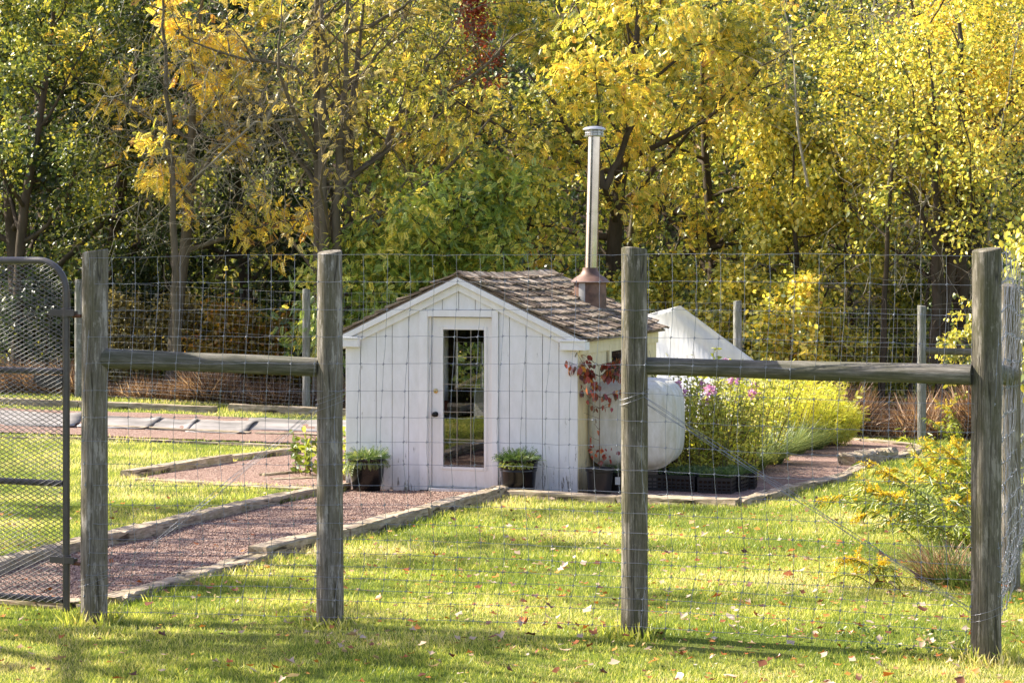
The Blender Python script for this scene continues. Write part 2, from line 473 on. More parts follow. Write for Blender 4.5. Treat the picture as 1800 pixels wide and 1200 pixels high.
SHED0 = Vector((-2.057, 26.95, -.54)); SRZ = -math.atan2(.316, .949)
SU = Vector((.949, -.316, 0)); SV = Vector((.316, .949, 0))
SHEDP = [SHED0, SHED0 + SU*3, SHED0 + SU*3 + SV*3.7, SHED0 + SV*3.7]

def sheet_from_poly(name, poly, m, dz=.012, cell=.22):
    """ground-hugging sheet: grid cells whose centre lies inside poly"""
    P = np.array([(p[0], p[1]) for p in poly]); x0, y0 = P.min(0); x1, y1 = P.max(0)
    gx = np.arange(x0, x1 + cell, cell); gy = np.arange(y0, y1 + cell, cell)
    A, B = np.meshgrid(gx, gy); n = len(gx)
    V = np.stack([A.ravel(), B.ravel(), tz(A, B).ravel() + dz], 1)
    a, b = np.meshgrid(np.arange(len(gx)-1), np.arange(len(gy)-1)); k = (b*n + a).ravel()
    cx = V[k, 0] + cell/2; cy = V[k, 1] + cell/2
    ins = inpoly(cx, cy, P); k = k[ins]
    return V, np.stack([k, k+1, k+n+1, k+n], 1)
Vs, Fs, off = [], [], 0
for i, p in enumerate(POLYS):
    V, F = sheet_from_poly("x", p, None, .010 + .004*i, .11 if i < 3 else .2)
    Vs.append(V); Fs.append(F + off); off += len(V)
o = quads("gravel_path", np.concatenate(Vs), np.concatenate(Fs), M['gravel'], smooth=True)
tag(o, kind="structure")

rng = np.random.default_rng(3)
# loose stones on the gravel
def unit(v): return v / np.linalg.norm(v, axis=1, keepdims=True)
oct_v = np.array([(1,0,0),(0,1,0),(-1,0,0),(0,-1,0),(0,0,.8),(0,0,-.8)], float)
oct_f = np.array([(0,1,4),(1,2,4),(2,3,4),(3,0,4),(1,0,5),(2,1,5),(3,2,5),(0,3,5)])
def rot_many(n, rng):
    a = unit(rng.normal(size=(n, 3))); b = unit(np.cross(a, rng.normal(size=(n, 3)))); c = np.cross(a, b)
    return np.stack([a, b, c], 2)
def scatter_solid(C, S, rng):
    n = len(C); Rm = rot_many(n, rng); T = oct_v[None] * (rng.uniform(.6, 1.2, (n, 1, 3))) * S[:, None, None]
    V = np.einsum('nij,nkj->nki', Rm, T) + C[:, None, :]
    F = oct_f[None] + (np.arange(n) * 6)[:, None, None]
    return V.reshape(-1, 3), F.reshape(-1, 3)
C = []
for p, n in ((POLY_MAIN, 26000), (POLY_BRANCH, 6000), (POLY_RIGHT, 14000), (POLY_FAR, 3000)):
    P = np.array([(q[0], q[1]) for q in p]); lo, hi = P.min(0), P.max(0)
    c = rng.uniform(lo, hi, (n * 3, 2)); c = c[inpoly(c[:, 0], c[:, 1], P)][:n]; C.append(c)
C = np.concatenate(C); Z = tz(C[:, 0], C[:, 1]) + .014
V, F = scatter_solid(np.column_stack([C, Z]), rng.uniform(.004, .010, len(C)), rng)
def stone_mat():
    m, t, out = mat("gravel_stone")
    c = ramp(t, [(0, (.10, .052, .04)), (.45, (.25, .16, .125)), (.8, (.39, .28, .22)), (1, (.60, .48, .38))], tone_of(t)).outputs[0]
    finish(t, out, c, .85, spec=.2); return m
o = quads("loose_gravel", V, F, stone_mat(), tone=np.repeat(rng.uniform(0, 1, len(C)), 8)); tag(o, kind="stuff")

# ------------------------------------------------------------------ landscape timbers
def timber(p0, p1, label, wd=.18, ht=.14, sink=.03, seed=0, rough=1.0, taper=0.0, roll=0.0):
    r = random.Random(seed * 31 + 5)
    p0 = Vector(p0); p1 = Vector(p1); d = p1 - p0; Ln = d.length; n = max(8, int(Ln / .07))
    prof = [(-.5, 0), (-.5, .5), (-.5, .93), (-.46, 1), (-.18, 1), (.18, 1), (.46, 1), (.5, .93), (.5, .5), (.5, 0)]
    off = [[r.uniform(-1, 1) for _ in range(3)] for _ in prof]
    vs = []; K = len(prof)
    for i in range(n + 1):
        x = Ln * i / n; e = min(i, n - i)
        wob = math.sin(x * 2.1 + seed) * .008
        for j, (a, b) in enumerate(prof):
            nz_ = (r.uniform(-1, 1) * .0022 + .005 * math.sin(x * (3 + off[j][0]*1.5) + off[j][1] * 6)) * rough * (1 if rough < 2 else 1.6)
            tp = 1 - taper * i / n
            chip = .012 * rough * (r.random() < .05)
            vs.append((x + (r.uniform(-.02, .02) if e == 0 else 0), a * wd * tp + nz_ + wob, b * ht - sink + nz_ * (b > .3) - chip * (b > .8)))
    fs = []
    for i in range(n):
        for j in range(K - 1): fs.append((i*K + j, i*K + j + 1, (i+1)*K + j + 1, (i+1)*K + j))
    fs.append(tuple(range(K))); fs.append(tuple(n*K + j for j in range(K))[::-1])
    b = MB(); b.add(vs, fs)
    o = b.build("landscape_timber", M['timber'])
    o.location = p0; o.rotation_euler = (roll, -math.asin(d.z / Ln), math.atan2(d.y, d.x))
    tag(o, label, "garden timber", "weathered timbers edging the gravel")
    return o
def run(pxs, labels, **kw):
    P = [g(*p) for p in pxs]
    for i in range(len(P) - 1):
        a, b = P[i], P[i+1]; d = (b - a).normalized() * .012
        timber(a + d, b - d, labels[i], seed=int(pxs[i][0]) % 97 + i, **kw)
run([(-160, 1046), (135, 968), (430, 897), (560, 870), (604, 861)],
    ["grey timber on the far side of the path, seen through the gate mesh",
     "long grey timber on the path's far side between the two left posts",
     "timber edging the left of the path, meeting the second fence post",
     "short dark timber end beside the left corner of the white shed"], ht=.13)
run([(192, 1064), (335, 1022), (455, 985)],
    ["pale split timber lying low at the path's near right edge by the first post",
     "crumbling timber edging the path just left of the second fence post"], ht=.09, rough=1.7, wd=.2)
run([(450, 985), (600, 950), (738, 912), (884, 871)],
    ["thick cracked timber passing behind the second fence post",
     "grey split timber on the right edge of the path, right of the second post",
     "brown square timber ending below the right planter by the shed door"], ht=.15, rough=1.1)
run([(886, 874), (1090, 884), (1302, 890)],
    ["dark timber in front of the shed's right corner along the lawn",
     "timber in front of the black crates along the lawn"], ht=.12)
run([(1300, 890), (1398, 862), (1478, 846)],
    ["timber turning the corner right of the black crates",
     "flat split timber on the lawn side of the curved gravel path"], ht=.11, rough=1.5)
run([(1470, 846), (1520, 822)], ["low pale timber under the rotten log end"], ht=.09, rough=1.4)
run([(1488, 820), (1566, 808)], ["rotten broken log end lying on the right gravel path"], ht=.2, rough=3.2, wd=.22)
run([(1560, 812), (1622, 792)], ["stubby pale timber at the far right bend of the gravel path"], ht=.1, rough=1.6)
run([(1428, 769), (1520, 777), (1624, 787)],
    ["thin timber along the back of the right gravel path, nearer the feathery plant",
     "thin timber along the back of the right gravel path, ending at the bend"], ht=.09)
run([(222, 841), (400, 812)], ["pale squared timber at the pointed tip of the side gravel bed"], ht=.14)
run([(402, 811), (520, 797)], ["brown timber along the back of the side gravel bed, behind the leafy shrub"], ht=.12)
run([(240, 844), (430, 855), (560, 863)],
    ["flat whitish timber on the near edge of the side gravel bed, left piece",
     "flat whitish timber on the near edge of the side gravel bed, by the second post"], ht=.05, sink=.02)
run([(460, 838), (560, 829)], ["small weathered log at the foot of the leafy shrub, rear one"], ht=.07, wd=.08)
run([(478, 845), (562, 841)], ["small weathered log at the foot of the leafy shrub, front one"], ht=.06, wd=.08)
run([(-60, 1057), (138, 1068)], ["flat sill timber across the path under the gate"], ht=.05, wd=.24, sink=.0)
run([(-140, 706), (140, 716), (380, 726)],
    ["long pale timber of the far bed, seen through the gate",
     "long pale timber at the back of the far bed, ending left of the second post"], ht=.16, wd=.16)
run([(402, 722), (640, 732)], ["dark timber at the back of the far bed near the second post"], ht=.17, wd=.16)
run([(185, 752), (440, 764)], ["brown timber in front of the grey fabric in the far bed"], ht=.08, wd=.15)
run([(450, 764), (640, 770)], ["broken brown timber in the far bed beside the shed"], ht=.08, wd=.14)
run([(-120, 770), (190, 773), (560, 788)],
    ["sunken pale edging timber of the far bed, seen through the gate", "sunken pale edging timber between the far bed and the sunny lawn"], ht=.045, wd=.09, sink=.01)

# fabric sheets laid on the far bed
def fabric(pxs, label, seed, dz=.06, c=None):
    r = random.Random(seed); P = [g(*p) for p in pxs]; n = 12; m = 6; vs = []; fs = []
    for i in range(n + 1):
        for j in range(m + 1):
            u, v = i / n, j / m
            p = (P[0] * (1-u) + P[1] * u) * (1-v) + (P[3] * (1-u) + P[2] * u) * v
            z = tzf(p.x, p.y) + dz*.5 + .006 * math.sin(u * 9 + seed + v * 3) + r.uniform(-.006, .006)
            if i >= n - 1: z += .02 + .02*(i == n)*math.sin(v*6 + seed)
            vs.append((p.x, p.y, z))
    for i in range(n):
        for j in range(m): fs.append((i*(m+1)+j, (i+1)*(m+1)+j, (i+1)*(m+1)+j+1, i*(m+1)+j+1))
    b = MB(); b.add(vs, fs); o = b.build("ground_fabric", M['sheet'], smooth=True)
    s = o.modifiers.new("thick", 'SOLIDIFY'); s.thickness = .008; s.offset = -1
    tag(o, label, "ground cloth", "grey fabric sheets laid on the far bed")
fabric([(-120, 748), (130, 754), (150, 730), (-120, 720)], "grey fabric sheet on the far bed seen through the gate mesh", 1)
fabric([(135, 753), (260, 757), (285, 738), (160, 733)], "lightest fabric sheet right of the first post in the far bed", 2, .07)
fabric([(255, 757), (330, 760), (350, 741), (275, 737)], "grey fabric sheet in the middle of the far bed with a lifted edge", 3, .06)
fabric([(325, 761), (430, 765), (455, 744), (345, 740)], "dull grey fabric sheet left of the broken timber in the far bed", 4, .07)
fabric([(425, 757), (640, 764), (640, 741), (440, 736)], "grey fabric sheet running to the shed behind the second post", 5, .06)

# ================================================================== SHED
shed = empty("garden_shed", SHED0, SRZ, "small white garden shed with a glass door, wood shingle roof and peeling paint", "shed")
def fr(px, py):
    kx = (px - 900) / FPX
    Y = (.316 * SHED0.x + .949 * SHED0.y) / (.316 * kx + .949)
    x = kx * Y
    return ((x - SHED0.x) * .949 - (Y - SHED0.y) * .316, HC - (py - 438) / FPX * Y + .54)
U = lambda px, py=700: fr(px, py)[0]
W_, D_ = 3.0, 3.7; APEX, SL = 2.63, .475
ztop = lambda u: APEX - SL * abs(u - 1.5) - .085
# door geometry from the photo
du0, du1 = U(753), U(866); dz0 = .02; dz1 = fr(808, 557)[1]
cu0, cu1 = U(739), U(877); cz1 = fr(808, 545)[1]
def board(b, u0, u1, z0, v0=-.014, v1=0.006, g_=.0035):
    u0 += g_; u1 -= g_
    us = [u0, u1] if not (u0 < 1.5 < u1) else [u0, 1.5, u1]
    top = [(u, v0, ztop(u)) for u in us]
    pts = [(u0, v0, z0), (u1, v0, z0)] + top[::-1]
    b.poly_prism(pts, (0, v1 - v0, 0))
b = MB()
edges = [0, U(634), U(662), U(690), U(719), cu0 - .002]
for a, c in zip(edges, edges[1:]): board(b, a, c, -.02)
edges = [cu1 + .002, U(896), U(925), U(954), U(983), W_]
for a, c in zip(edges, edges[1:]): board(b, a, c, -.02)
edges = [cu0 - .002] + [U(748.5), U(778), U(807), U(836), U(866)] + [cu1 + .002]
for a, c in zip(edges, edges[1:]): board(b, a, c, cz1 + .002)
b.build("front_wall", M['white'], shed, bevel=.003)
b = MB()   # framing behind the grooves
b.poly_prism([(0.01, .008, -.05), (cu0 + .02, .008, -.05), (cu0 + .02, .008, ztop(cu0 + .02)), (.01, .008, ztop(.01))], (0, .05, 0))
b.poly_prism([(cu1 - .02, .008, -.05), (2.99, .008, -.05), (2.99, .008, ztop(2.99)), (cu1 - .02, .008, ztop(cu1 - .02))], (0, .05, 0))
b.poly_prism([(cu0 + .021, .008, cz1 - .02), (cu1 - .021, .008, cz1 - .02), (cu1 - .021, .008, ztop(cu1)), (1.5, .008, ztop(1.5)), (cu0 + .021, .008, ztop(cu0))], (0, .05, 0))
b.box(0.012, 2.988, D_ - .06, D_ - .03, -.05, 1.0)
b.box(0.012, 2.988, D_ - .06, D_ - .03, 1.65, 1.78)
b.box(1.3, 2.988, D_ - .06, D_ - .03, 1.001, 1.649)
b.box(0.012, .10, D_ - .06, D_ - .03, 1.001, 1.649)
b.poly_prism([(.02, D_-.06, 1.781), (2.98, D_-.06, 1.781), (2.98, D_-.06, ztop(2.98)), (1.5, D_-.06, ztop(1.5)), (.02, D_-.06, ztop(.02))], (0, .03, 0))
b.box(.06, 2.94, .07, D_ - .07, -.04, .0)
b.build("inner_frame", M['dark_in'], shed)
# side and back walls
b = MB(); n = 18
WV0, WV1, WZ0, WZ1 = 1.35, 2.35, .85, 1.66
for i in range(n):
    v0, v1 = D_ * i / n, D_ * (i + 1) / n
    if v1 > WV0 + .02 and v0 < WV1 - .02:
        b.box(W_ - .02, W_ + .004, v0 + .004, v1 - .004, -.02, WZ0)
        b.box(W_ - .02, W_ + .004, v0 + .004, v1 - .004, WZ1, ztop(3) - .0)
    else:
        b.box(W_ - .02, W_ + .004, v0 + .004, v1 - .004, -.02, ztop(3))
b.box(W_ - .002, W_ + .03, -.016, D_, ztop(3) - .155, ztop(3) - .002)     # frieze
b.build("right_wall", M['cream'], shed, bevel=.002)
b = MB()
for i in range(n): b.box(-.004, .02, D_*i/n + .004, D_*(i+1)/n - .004, -.02, ztop(0))
b.build("left_wall", M['white'], shed)
b = MB()
for u0, u1 in ((.05, .14), (1.26, 1.6), (1.6, 2.0), (2.0, 2.4), (2.4, 3.0)): 
    b.box(u0 + .003, u1 - .003, D_ - .02, D_ + .004, -.02, 1.75)
b.box(.14, 1.26, D_ - .02, D_ + .004, -.02, 1.0)
b.build("back_wall", M['white'], shed)
b = MB()   # back window grid
for k_ in range(4): b.box(.12 + .38*k_ - .011, .12 + .38*k_ + .011, D_ - .05, D_ - .03 + .012, 1.0, 1.65)
for k_ in range(3): b.box(.10, 1.29, D_ - .052, D_ - .028 + .012, 1.0 + .325*k_ - .010, 1.0 + .325*k_ + .010)
bw = b.build("window", M['trim'], shed)
# side window
b = MB()
b.box(W_ + .004, W_ + .035, WV0 - .09, WV0, WZ0 - .09, WZ1 + .09); b.box(W_ + .004, W_ + .035, WV1, WV1 + .09, WZ0 - .09, WZ1 + .09)
b.box(W_ + .004, W_ + .034, WV0, WV1, WZ1, WZ1 + .09); b.box(W_ + .004, W_ + .05, WV0, WV1, WZ0 - .09, WZ0)
sw = b.build("window", M['cream'], shed)
b = MB(); b.box(W_ - .012, W_ - .008, WV0, WV1, WZ0, WZ1); b.build("pane", M['glass'], sw)
b = MB(); b.box(W_ + .03, W_ + .30, WV0 - .15, WV0 - .02, 1.42, 1.47); b.tube([(W_ + .03, WV0, 1.40), (W_ + .25, WV0 + .3, 1.36)], .02)
b.build("window_stay", M['plastic'], sw)
# rake trim, frieze, cornice returns
def slope_board(b, zt, zb, v0, v1, ua=-.12, ub=3.12):
    for s in (-1, 1):
        ue = ua if s < 0 else ub
        f = lambda u: APEX - SL * abs(u - 1.5)
        pts = [(ue, v0, f(ue) - zt), (1.5, v0, f(1.5) - zt), (1.5, v0, f(1.5) - zb), (ue, v0, f(ue) - zb)]
        if s > 0: pts = pts[::-1]
        b.poly_prism(pts, (0, v1 - v0, 0))
b = MB(); slope_board(b, .030, .105, -.105, -.03); b.build("rake_board", M['trim'], shed, bevel=.004)
b = MB(); slope_board(b, .107, .200, -.052, -.015, -.02, 3.02); b.build("rake_frieze", M['trim'], shed, bevel=.004)
for u0, u1, s in ((-.115, .20, -1), (2.80, 3.115, 1)):
    b = MB(); b.box(u0, u1, -.10, -.018, 1.735, 1.835); b.box(u0 - .008 * (s < 0), u1 + .008 * (s > 0) , -.118, -.016, 1.836, 1.86)
    if s > 0: b.box(W_ + .032, u1, -.018, .10, 1.735, 1.835)
    b.build("cornice_return", M['trim'], shed, bevel=.004)
# roof: deck + shakes
roofroot = None
b = MB()
for s in (-1, 1):
    ue = -.12 if s < 0 else 3.12
    f = lambda u: APEX - SL * abs(u - 1.5)
    b.poly_prism([(ue, -.09, f(ue) - .028), (1.5, -.09, f(1.5) - .028), (1.5, -.09, f(1.5) - .006), (ue, -.09, f(ue) - .006)], (0, D_ + .10, 0))
roof = b.build("roof", M['shingle'], shed)
b = MB(); rr = random.Random(11); ncourse = 11; Ls = math.hypot(1.64, 1.64 * SL)
ca, sa = 1 / math.hypot(1, SL), SL / math.hypot(1, SL)
sag = lambda v, d: -.03 * math.sin(math.pi * (v + .1) / 3.95) * (1 - .5 * d / Ls)
for s in (-1, 1):
    for c in range(ncourse):
        d1 = Ls * (1 - c / ncourse) + .02       # butt distance from ridge
        v = -.11 - rr.uniform(0, .1)
        while v < D_ + .0:
            wd = rr.uniform(.055, .13); va, vb = max(v, -.11), min(v + wd, D_ + .02); v += wd + rr.uniform(.003, .010)
            if vb - va < .03: continue
            db = d1 + rr.uniform(-.012, .010); dt = max(db - .34, .0)
            lift = rr.uniform(.044, .060) + (rr.random() < .18) * rr.uniform(.005, .025)
            th = rr.uniform(.02, .028); tilt = rr.uniform(-.005, .005); tn = min(1, max(0, rr.gauss(.5, .2)))
            vs = []
            for (d, vv, h) in ((db, va, lift + tilt), (db, vb, lift - tilt), (dt, vb, .006), (dt, va, .006),
                               (db, va, lift + tilt - th), (db, vb, lift - tilt - th), (dt, vb, .001), (dt, va, .001)):
                u = 1.5 + s * (d * ca + h * sa); z = APEX - d * sa + h * ca + sag(vv, d)
                vs.append((u, vv, z))
            fs = [(0, 1, 2, 3), (7, 6, 5, 4), (0, 4, 5, 1), (1, 5, 6, 2), (2, 6, 7, 3), (3, 7, 4, 0)]
            if s > 0: fs = [f[::-1] for f in fs]
            b.add(vs, fs, tn)
# ragged ridge shakes
v = -.12
while v < D_ - .05:
    wd = rr.uniform(.10, .2)
    for s in (-1, 1):
        h = rr.uniform(.03, .05); L0 = rr.uniform(.10, .16); vs = []
        for (d, vv, hh) in ((L0, v, .028), (L0, v + wd, .03), (-.02, v + wd + .02, h), (-.02, v, h), (L0, v, .012), (L0, v + wd, .012), (-.02, v + wd, h - .018), (-.02, v, h - .018)):
            vs.append((1.5 + s * (d * ca + hh * sa), vv, APEX - d * sa + hh * ca + sag(vv, 0)))
        fs = [(0, 1, 2, 3), (7, 6, 5, 4), (0, 4, 5, 1), (1, 5, 6, 2), (2, 6, 7, 3), (3, 7, 4, 0)]
        if s > 0: fs = [f[::-1] for f in fs]
        b.add(vs, fs, rr.uniform(.2, .9))
    v += wd * .8
b.build("shingles", M['shingle'], roof)
# door casing + door
b = MB()
b.box(cu0, du0 - .002, -.04, .02, 0.0, cz1); b.box(du1 + .002, cu1, -.04, .02, 0.0, cz1)
b.box(du0, du1, -.039, .02, dz1 + .002, cz1)
b.build("door_casing", M['trim'], shed, bevel=.004)
b = MB(); b.box(du0 - .001, du0 + .028, .021, .10, .0, dz1); b.box(du1 - .028, du1 + .001, .021, .10, .0, dz1)
b.box(du0 + .029, du1 - .029, .021, .10, dz1 - .0, dz1 + .03)
b.build("door_jamb", M['door'], shed)
b = MB(); b.box(du0 + .03, du1 - .002, -.07, .10, -.01, .028); b.build("threshold", M['trim'], shed, bevel=.004)
gu0, gu1 = U(777), U(850); gz0, gz1 = fr(800, 821)[1], fr(800, 579)[1]
Du0, Du1 = U(758), du1 - .03; Dz0, Dz1 = .035, dz1 - .008; va, vb = .035, .078
b = MB()
b.box(Du0, gu0, va, vb, Dz0, Dz1); b.box(gu1, Du1, va, vb, Dz0, Dz1)
b.box(gu0, gu1, va, vb, Dz0, gz0); b.box(gu0, gu1, va, vb, gz1, Dz1)
door = b.build("door", M['door'], shed, bevel=.002)
b = MB(); e = .032
b.box(gu0 - e, gu0 + .004, va - .014, va + .01, gz0 - e, gz1 + e); b.box(gu1 - .004, gu1 + e, va - .014, va + .01, gz0 - e, gz1 + e)
b.box(gu0 + .005, gu1 - .005, va - .013, va + .01, gz0 - e, gz0 + .004); b.box(gu0 + .005, gu1 - .005, va - .013, va + .01, gz1 - .004, gz1 + e)
b.build("glazing_bead", M['door'], door, bevel=.005)
b = MB(); b.box(gu0 + .001, gu1 - .001, va + .012, va + .018, gz0, gz1); b.build("glass_pane", M['glass'], door)
b = MB(); e2 = .003
for k_ in (1, 2): 
    x = gu0 + (gu1 - gu0)*k_/3; b.box(x - e2, x + e2, va + .004, va + .0115, gz0, gz1)
for k_ in range(1, 5):
    z = gz0 + (gz1 - gz0)*k_/5; b.box(gu0, gu1, va + .0035, va + .0110, z - e2, z + e2)
b.build("muntin_grid", M['muntin'], door)
ku = U(764.5)
def knob(name, z, m, prof):
    b = MB(); n = 16; vs = []; fs = []
    for (r_, d) in prof:
        for k_ in range(n):
            a = 2*math.pi*k_/n; vs.append((ku + r_*math.cos(a), va - d, z + r_*math.sin(a)))
    for i in range(len(prof)-1):
        for k_ in range(n): fs.append((i*n+k_, (i+1)*n+k_, (i+1)*n+(k_+1) % n, i*n+(k_+1) % n))
    fs.append(tuple((len(prof)-1)*n + k_ for k_ in range(n))[::-1])
    b.add(vs, fs); b.build(name, m, door, smooth=True)
knob("knob", fr(763, 728)[1], M['knob'], [(.033, 0), (.033, .008), (.014, .012), (.014, .03), (.028, .038), (.033, .052), (.027, .066), (.012, .071)])
knob("deadbolt", fr(763, 687)[1], M['brass'], [(.030, 0), (.029, .012), (.022, .018), (.009, .019)])
# stovepipe through the roof
cu, cv = 2.36, 2.70; zroof = APEX - SL * (cu - 1.5)
b = MB(); b.lathe([(.215, -.14), (.213, .30), (.20, .305)], 28, (cu, cv, zroof), cap1=True)
fl = b.build("flashing_box", M['copper'], shed, smooth=True)
b = MB()
for k_ in range(5):
    a = -2.05 + k_*.09; b.add([(cu + .218*math.cos(a), cv + .218*math.sin(a), zroof + .03), (cu + .218*math.cos(a+.09), cv + .218*math.sin(a+.09), zroof + .03),
        (cu + .218*math.cos(a+.09), cv + .218*math.sin(a+.09), zroof + .285), (cu + .218*math.cos(a), cv + .218*math.sin(a), zroof + .285)], [(0, 1, 2, 3)])
b.build("bare_patch", M['patch'], fl)
b = MB(); b.lathe([(.262, .275), (.268, .285), (.20, .345), (.135, .385), (.105, .44), (.100, .475)], 28, (cu, cv, zroof), cap0=True)
b.build("flashing_skirt", M['copper'], shed, smooth=True)
b = MB(); H = 3.885 + .54 - zroof
def lean(h): return .055 * h / H
pr = []
b.tube([(cu + lean(h), cv, zroof + h) for h in (.46, .9, 1.18)], [.089, .088, .087], 24)
b.tube([(cu + lean(h), cv, zroof + h) for h in (1.19, 1.6, H)], [.085, .085, .085], 24)
b.tube([(cu + lean(h), cv, zroof + h) for h in (1.175, 1.195)], [.092, .092], 24)
b.build("stovepipe", M['steel'], shed, smooth=True)
cx = cu + .055
b = MB()
b.lathe([(.135, 0), (.14, .012), (.09, .02)], 24, (cx, cv, zroof + H), cap0=True)
b.lathe([(.10, .02), (.10, .075)], 24, (cx, cv, zroof + H))
b.lathe([(.125, .085), (.155, .09), (.155, .098), (.12, .125), (.05, .138), (.01, .14)], 24, (cx, cv, zroof + H), cap0=True, cap1=True)
for k_ in range(8):
    a = 2*math.pi*k_/8; b.tube([(cx + .118*math.cos(a), cv + .118*math.sin(a), zroof + H + .01), (cx + .118*math.cos(a), cv + .118*math.sin(a), zroof + H + .09)], .008, 5)
b.lathe([(.12, .045), (.124, .05), (.12, .06)], 24, (cx, cv, zroof + H))
b.build("chimney_cap", M['cap'], shed, smooth=True)
# potting bench seen through the glass
def shed_pt(u, v, z): return SHED0 + SU*u + SV*v + Vector((0, 0, z))
bench = empty("potting_bench", shed_pt(.45, 2.2, 0), SRZ, "wooden potting bench inside the shed, seen through the glass door", "bench")
b = MB(); b.box(-.35, .45, -1.0, 1.2, .78, .82); b.box(-.35, .45, -1.0, 1.2, .3, .33); b.build("top", M['timber'], bench)
for (a, c) in ((-.32, -.95), (.40, -.95), (-.32, 1.12), (.40, 1.12)):
    b = MB(); b.box(a, a + .05, c, c + .05, 0, .78); b.build("leg", M['timber'], bench)
M['terracotta'] = simple("terracotta", (.45, .16, .10), .8)
M['pale_tray'] = simple("pale_tray", (.70, .58, .56), .6)
tr_ = empty("seed_tray", shed_pt(.62, 2.0, .82), SRZ, "pale seed tray on the bench behind the glass door", "tray")
b = MB(); b.box(-.25, .25, -.25, .3, 0, .07); b.build("tray", M['pale_tray'], tr_, bevel=.01)
tp = empty("flower_pot", shed_pt(.70, 1.5, .82), SRZ, "small terracotta pot on the bench behind the glass door", "pot")
b = MB(); b.lathe([(.06, 0), (.085, .13), (.095, .13), (.095, .16), (.08, .16), (.075, .05)], 18, cap0=True); b.build("pot", M['terracotta'], tp, smooth=True)

# ================================================================== PROPANE TANK
T0 = Vector((1.43, 26.2, .285)); tdir = Vector((.25, .97, 0)).normalized()
tank = empty("fuel_tank", (T0.x, T0.y, tzf(T0.x, T0.y)), -math.atan2(tdir.x, tdir.y), "large white steel fuel tank with domed end beside the shed's right wall", "tank")
b = MB(); hz = T0.z - tzf(T0.x, T0.y); n = 48; vs = []; fs = []
Rr = .535
prof = [(.0, -.10), (.12, -.098), (.24, -.092), (.36, -.078), (.43, -.058), (.48, -.028), (.507, .012), (Rr, .06), (Rr + .012, .065), (Rr + .012, .10), (Rr, .105), (Rr, .36), (Rr + .005, .365), (Rr + .005, .385), (Rr, .39), (Rr, .4), (Rr, .72), (.48, .84), (.38, .92), (.2, .97), (0.0, .98)]
for (r_, y_) in prof:
    for k_ in range(n):
        a = 2*math.pi*k_/n; ca_, sa_ = math.cos(a), math.sin(a)
        sq = 1 / (abs(ca_)**4.0 + abs(sa_)**4.0) ** (1/4.0)      # slightly squarish section
        vs.append((r_*ca_*sq, y_, hz + r_*sa_*sq))
for i in range(len(prof)-1):
    for k_ in range(n): fs.append((i*n+k_, i*n+(k_+1) % n, (i+1)*n+(k_+1) % n, (i+1)*n+k_))
b.add(vs, fs); b.build("shell", M['tank'], tank, smooth=True)
for y_ in (.15, .6):
    b = MB(); b.box(-.3, .3, y_, y_ + .06, 0, hz - .46); b.build("foot", M['gate'], tank, bevel=.01)
b = MB(); b.lathe([(.10, hz + Rr - .02), (.10, hz + Rr + .06), (.07, hz + Rr + .09), (0.01, hz + Rr + .1)], 20, (0, .55, 0)); b.build("valve_cover", M['tank'], tank, smooth=True)

# ================================================================== white cloth cover behind the shed
cov = empty("cloth_tent", at(1195, 760, 37.5), 0, "white cloth shelter with a peaked sloping side behind the shed", "tent")
org = cov.location
Apk = at(1196, 537, 37.5); Alt = at(1040, 578, 39.0); Abr = at(1475, 735, 37.0); Abl = at(1110, 790, 36.0)
Bpk = Apk + Vector((.8, 1.6, -.05)); Bbr = Vector((6.2, 36.5, tzf(6.2, 36.5))); 
def sheet3(b, A, B, Cc, D, n=40, amp=.05):
    vs = []; fs = []
    for i in range(n+1):
        for j in range(n+1):
            u, v = i/n, j/n
            p = (A*(1-u) + B*u)*(1-v) + (D*(1-u) + Cc*u)*v
            off_ = amp * (math.sin(u*17 + v*4) + .6*math.sin(u*31 - v*7 + 1)) * math.sin(math.pi*min(1, v+.1)) ; sg = -.12*math.sin(math.pi*u)*math.sin(math.pi*v)
            vs.append(p + Vector((0, -off_, sg)) - org)
    for i in range(n):
        for j in range(n): fs.append((i*(n+1)+j, (i+1)*(n+1)+j, (i+1)*(n+1)+j+1, i*(n+1)+j+1))
    b.add(vs, fs)
Abr.z = tzf(Abr.x, Abr.y) + .35
Abl.z = tzf(Abl.x, Abl.y) + .1
b = MB(); sheet3(b, Alt, Apk, Abr, Abl)
o = b.build("cloth", M['cloth'], cov, smooth=True); s_ = o.modifiers.new("t", 'SOLIDIFY'); s_.thickness = .004
b = MB(); sheet3(b, Alt, Apk, Vector((4.8, 39.6, -.9)), Vector((1.5, 40.4, -.8)), 12, .01)
o = b.build("back_cloth", M['cloth'], cov, smooth=True); s_ = o.modifiers.new("t", 'SOLIDIFY'); s_.thickness = .004
b = MB(); b.tube([Vector((Apk.x, Apk.y + .9, tzf(Apk.x, Apk.y))) - org, Apk - org + Vector((0, .7, -.5))], .03, 8); b.build("pole", M['far_post'], cov)

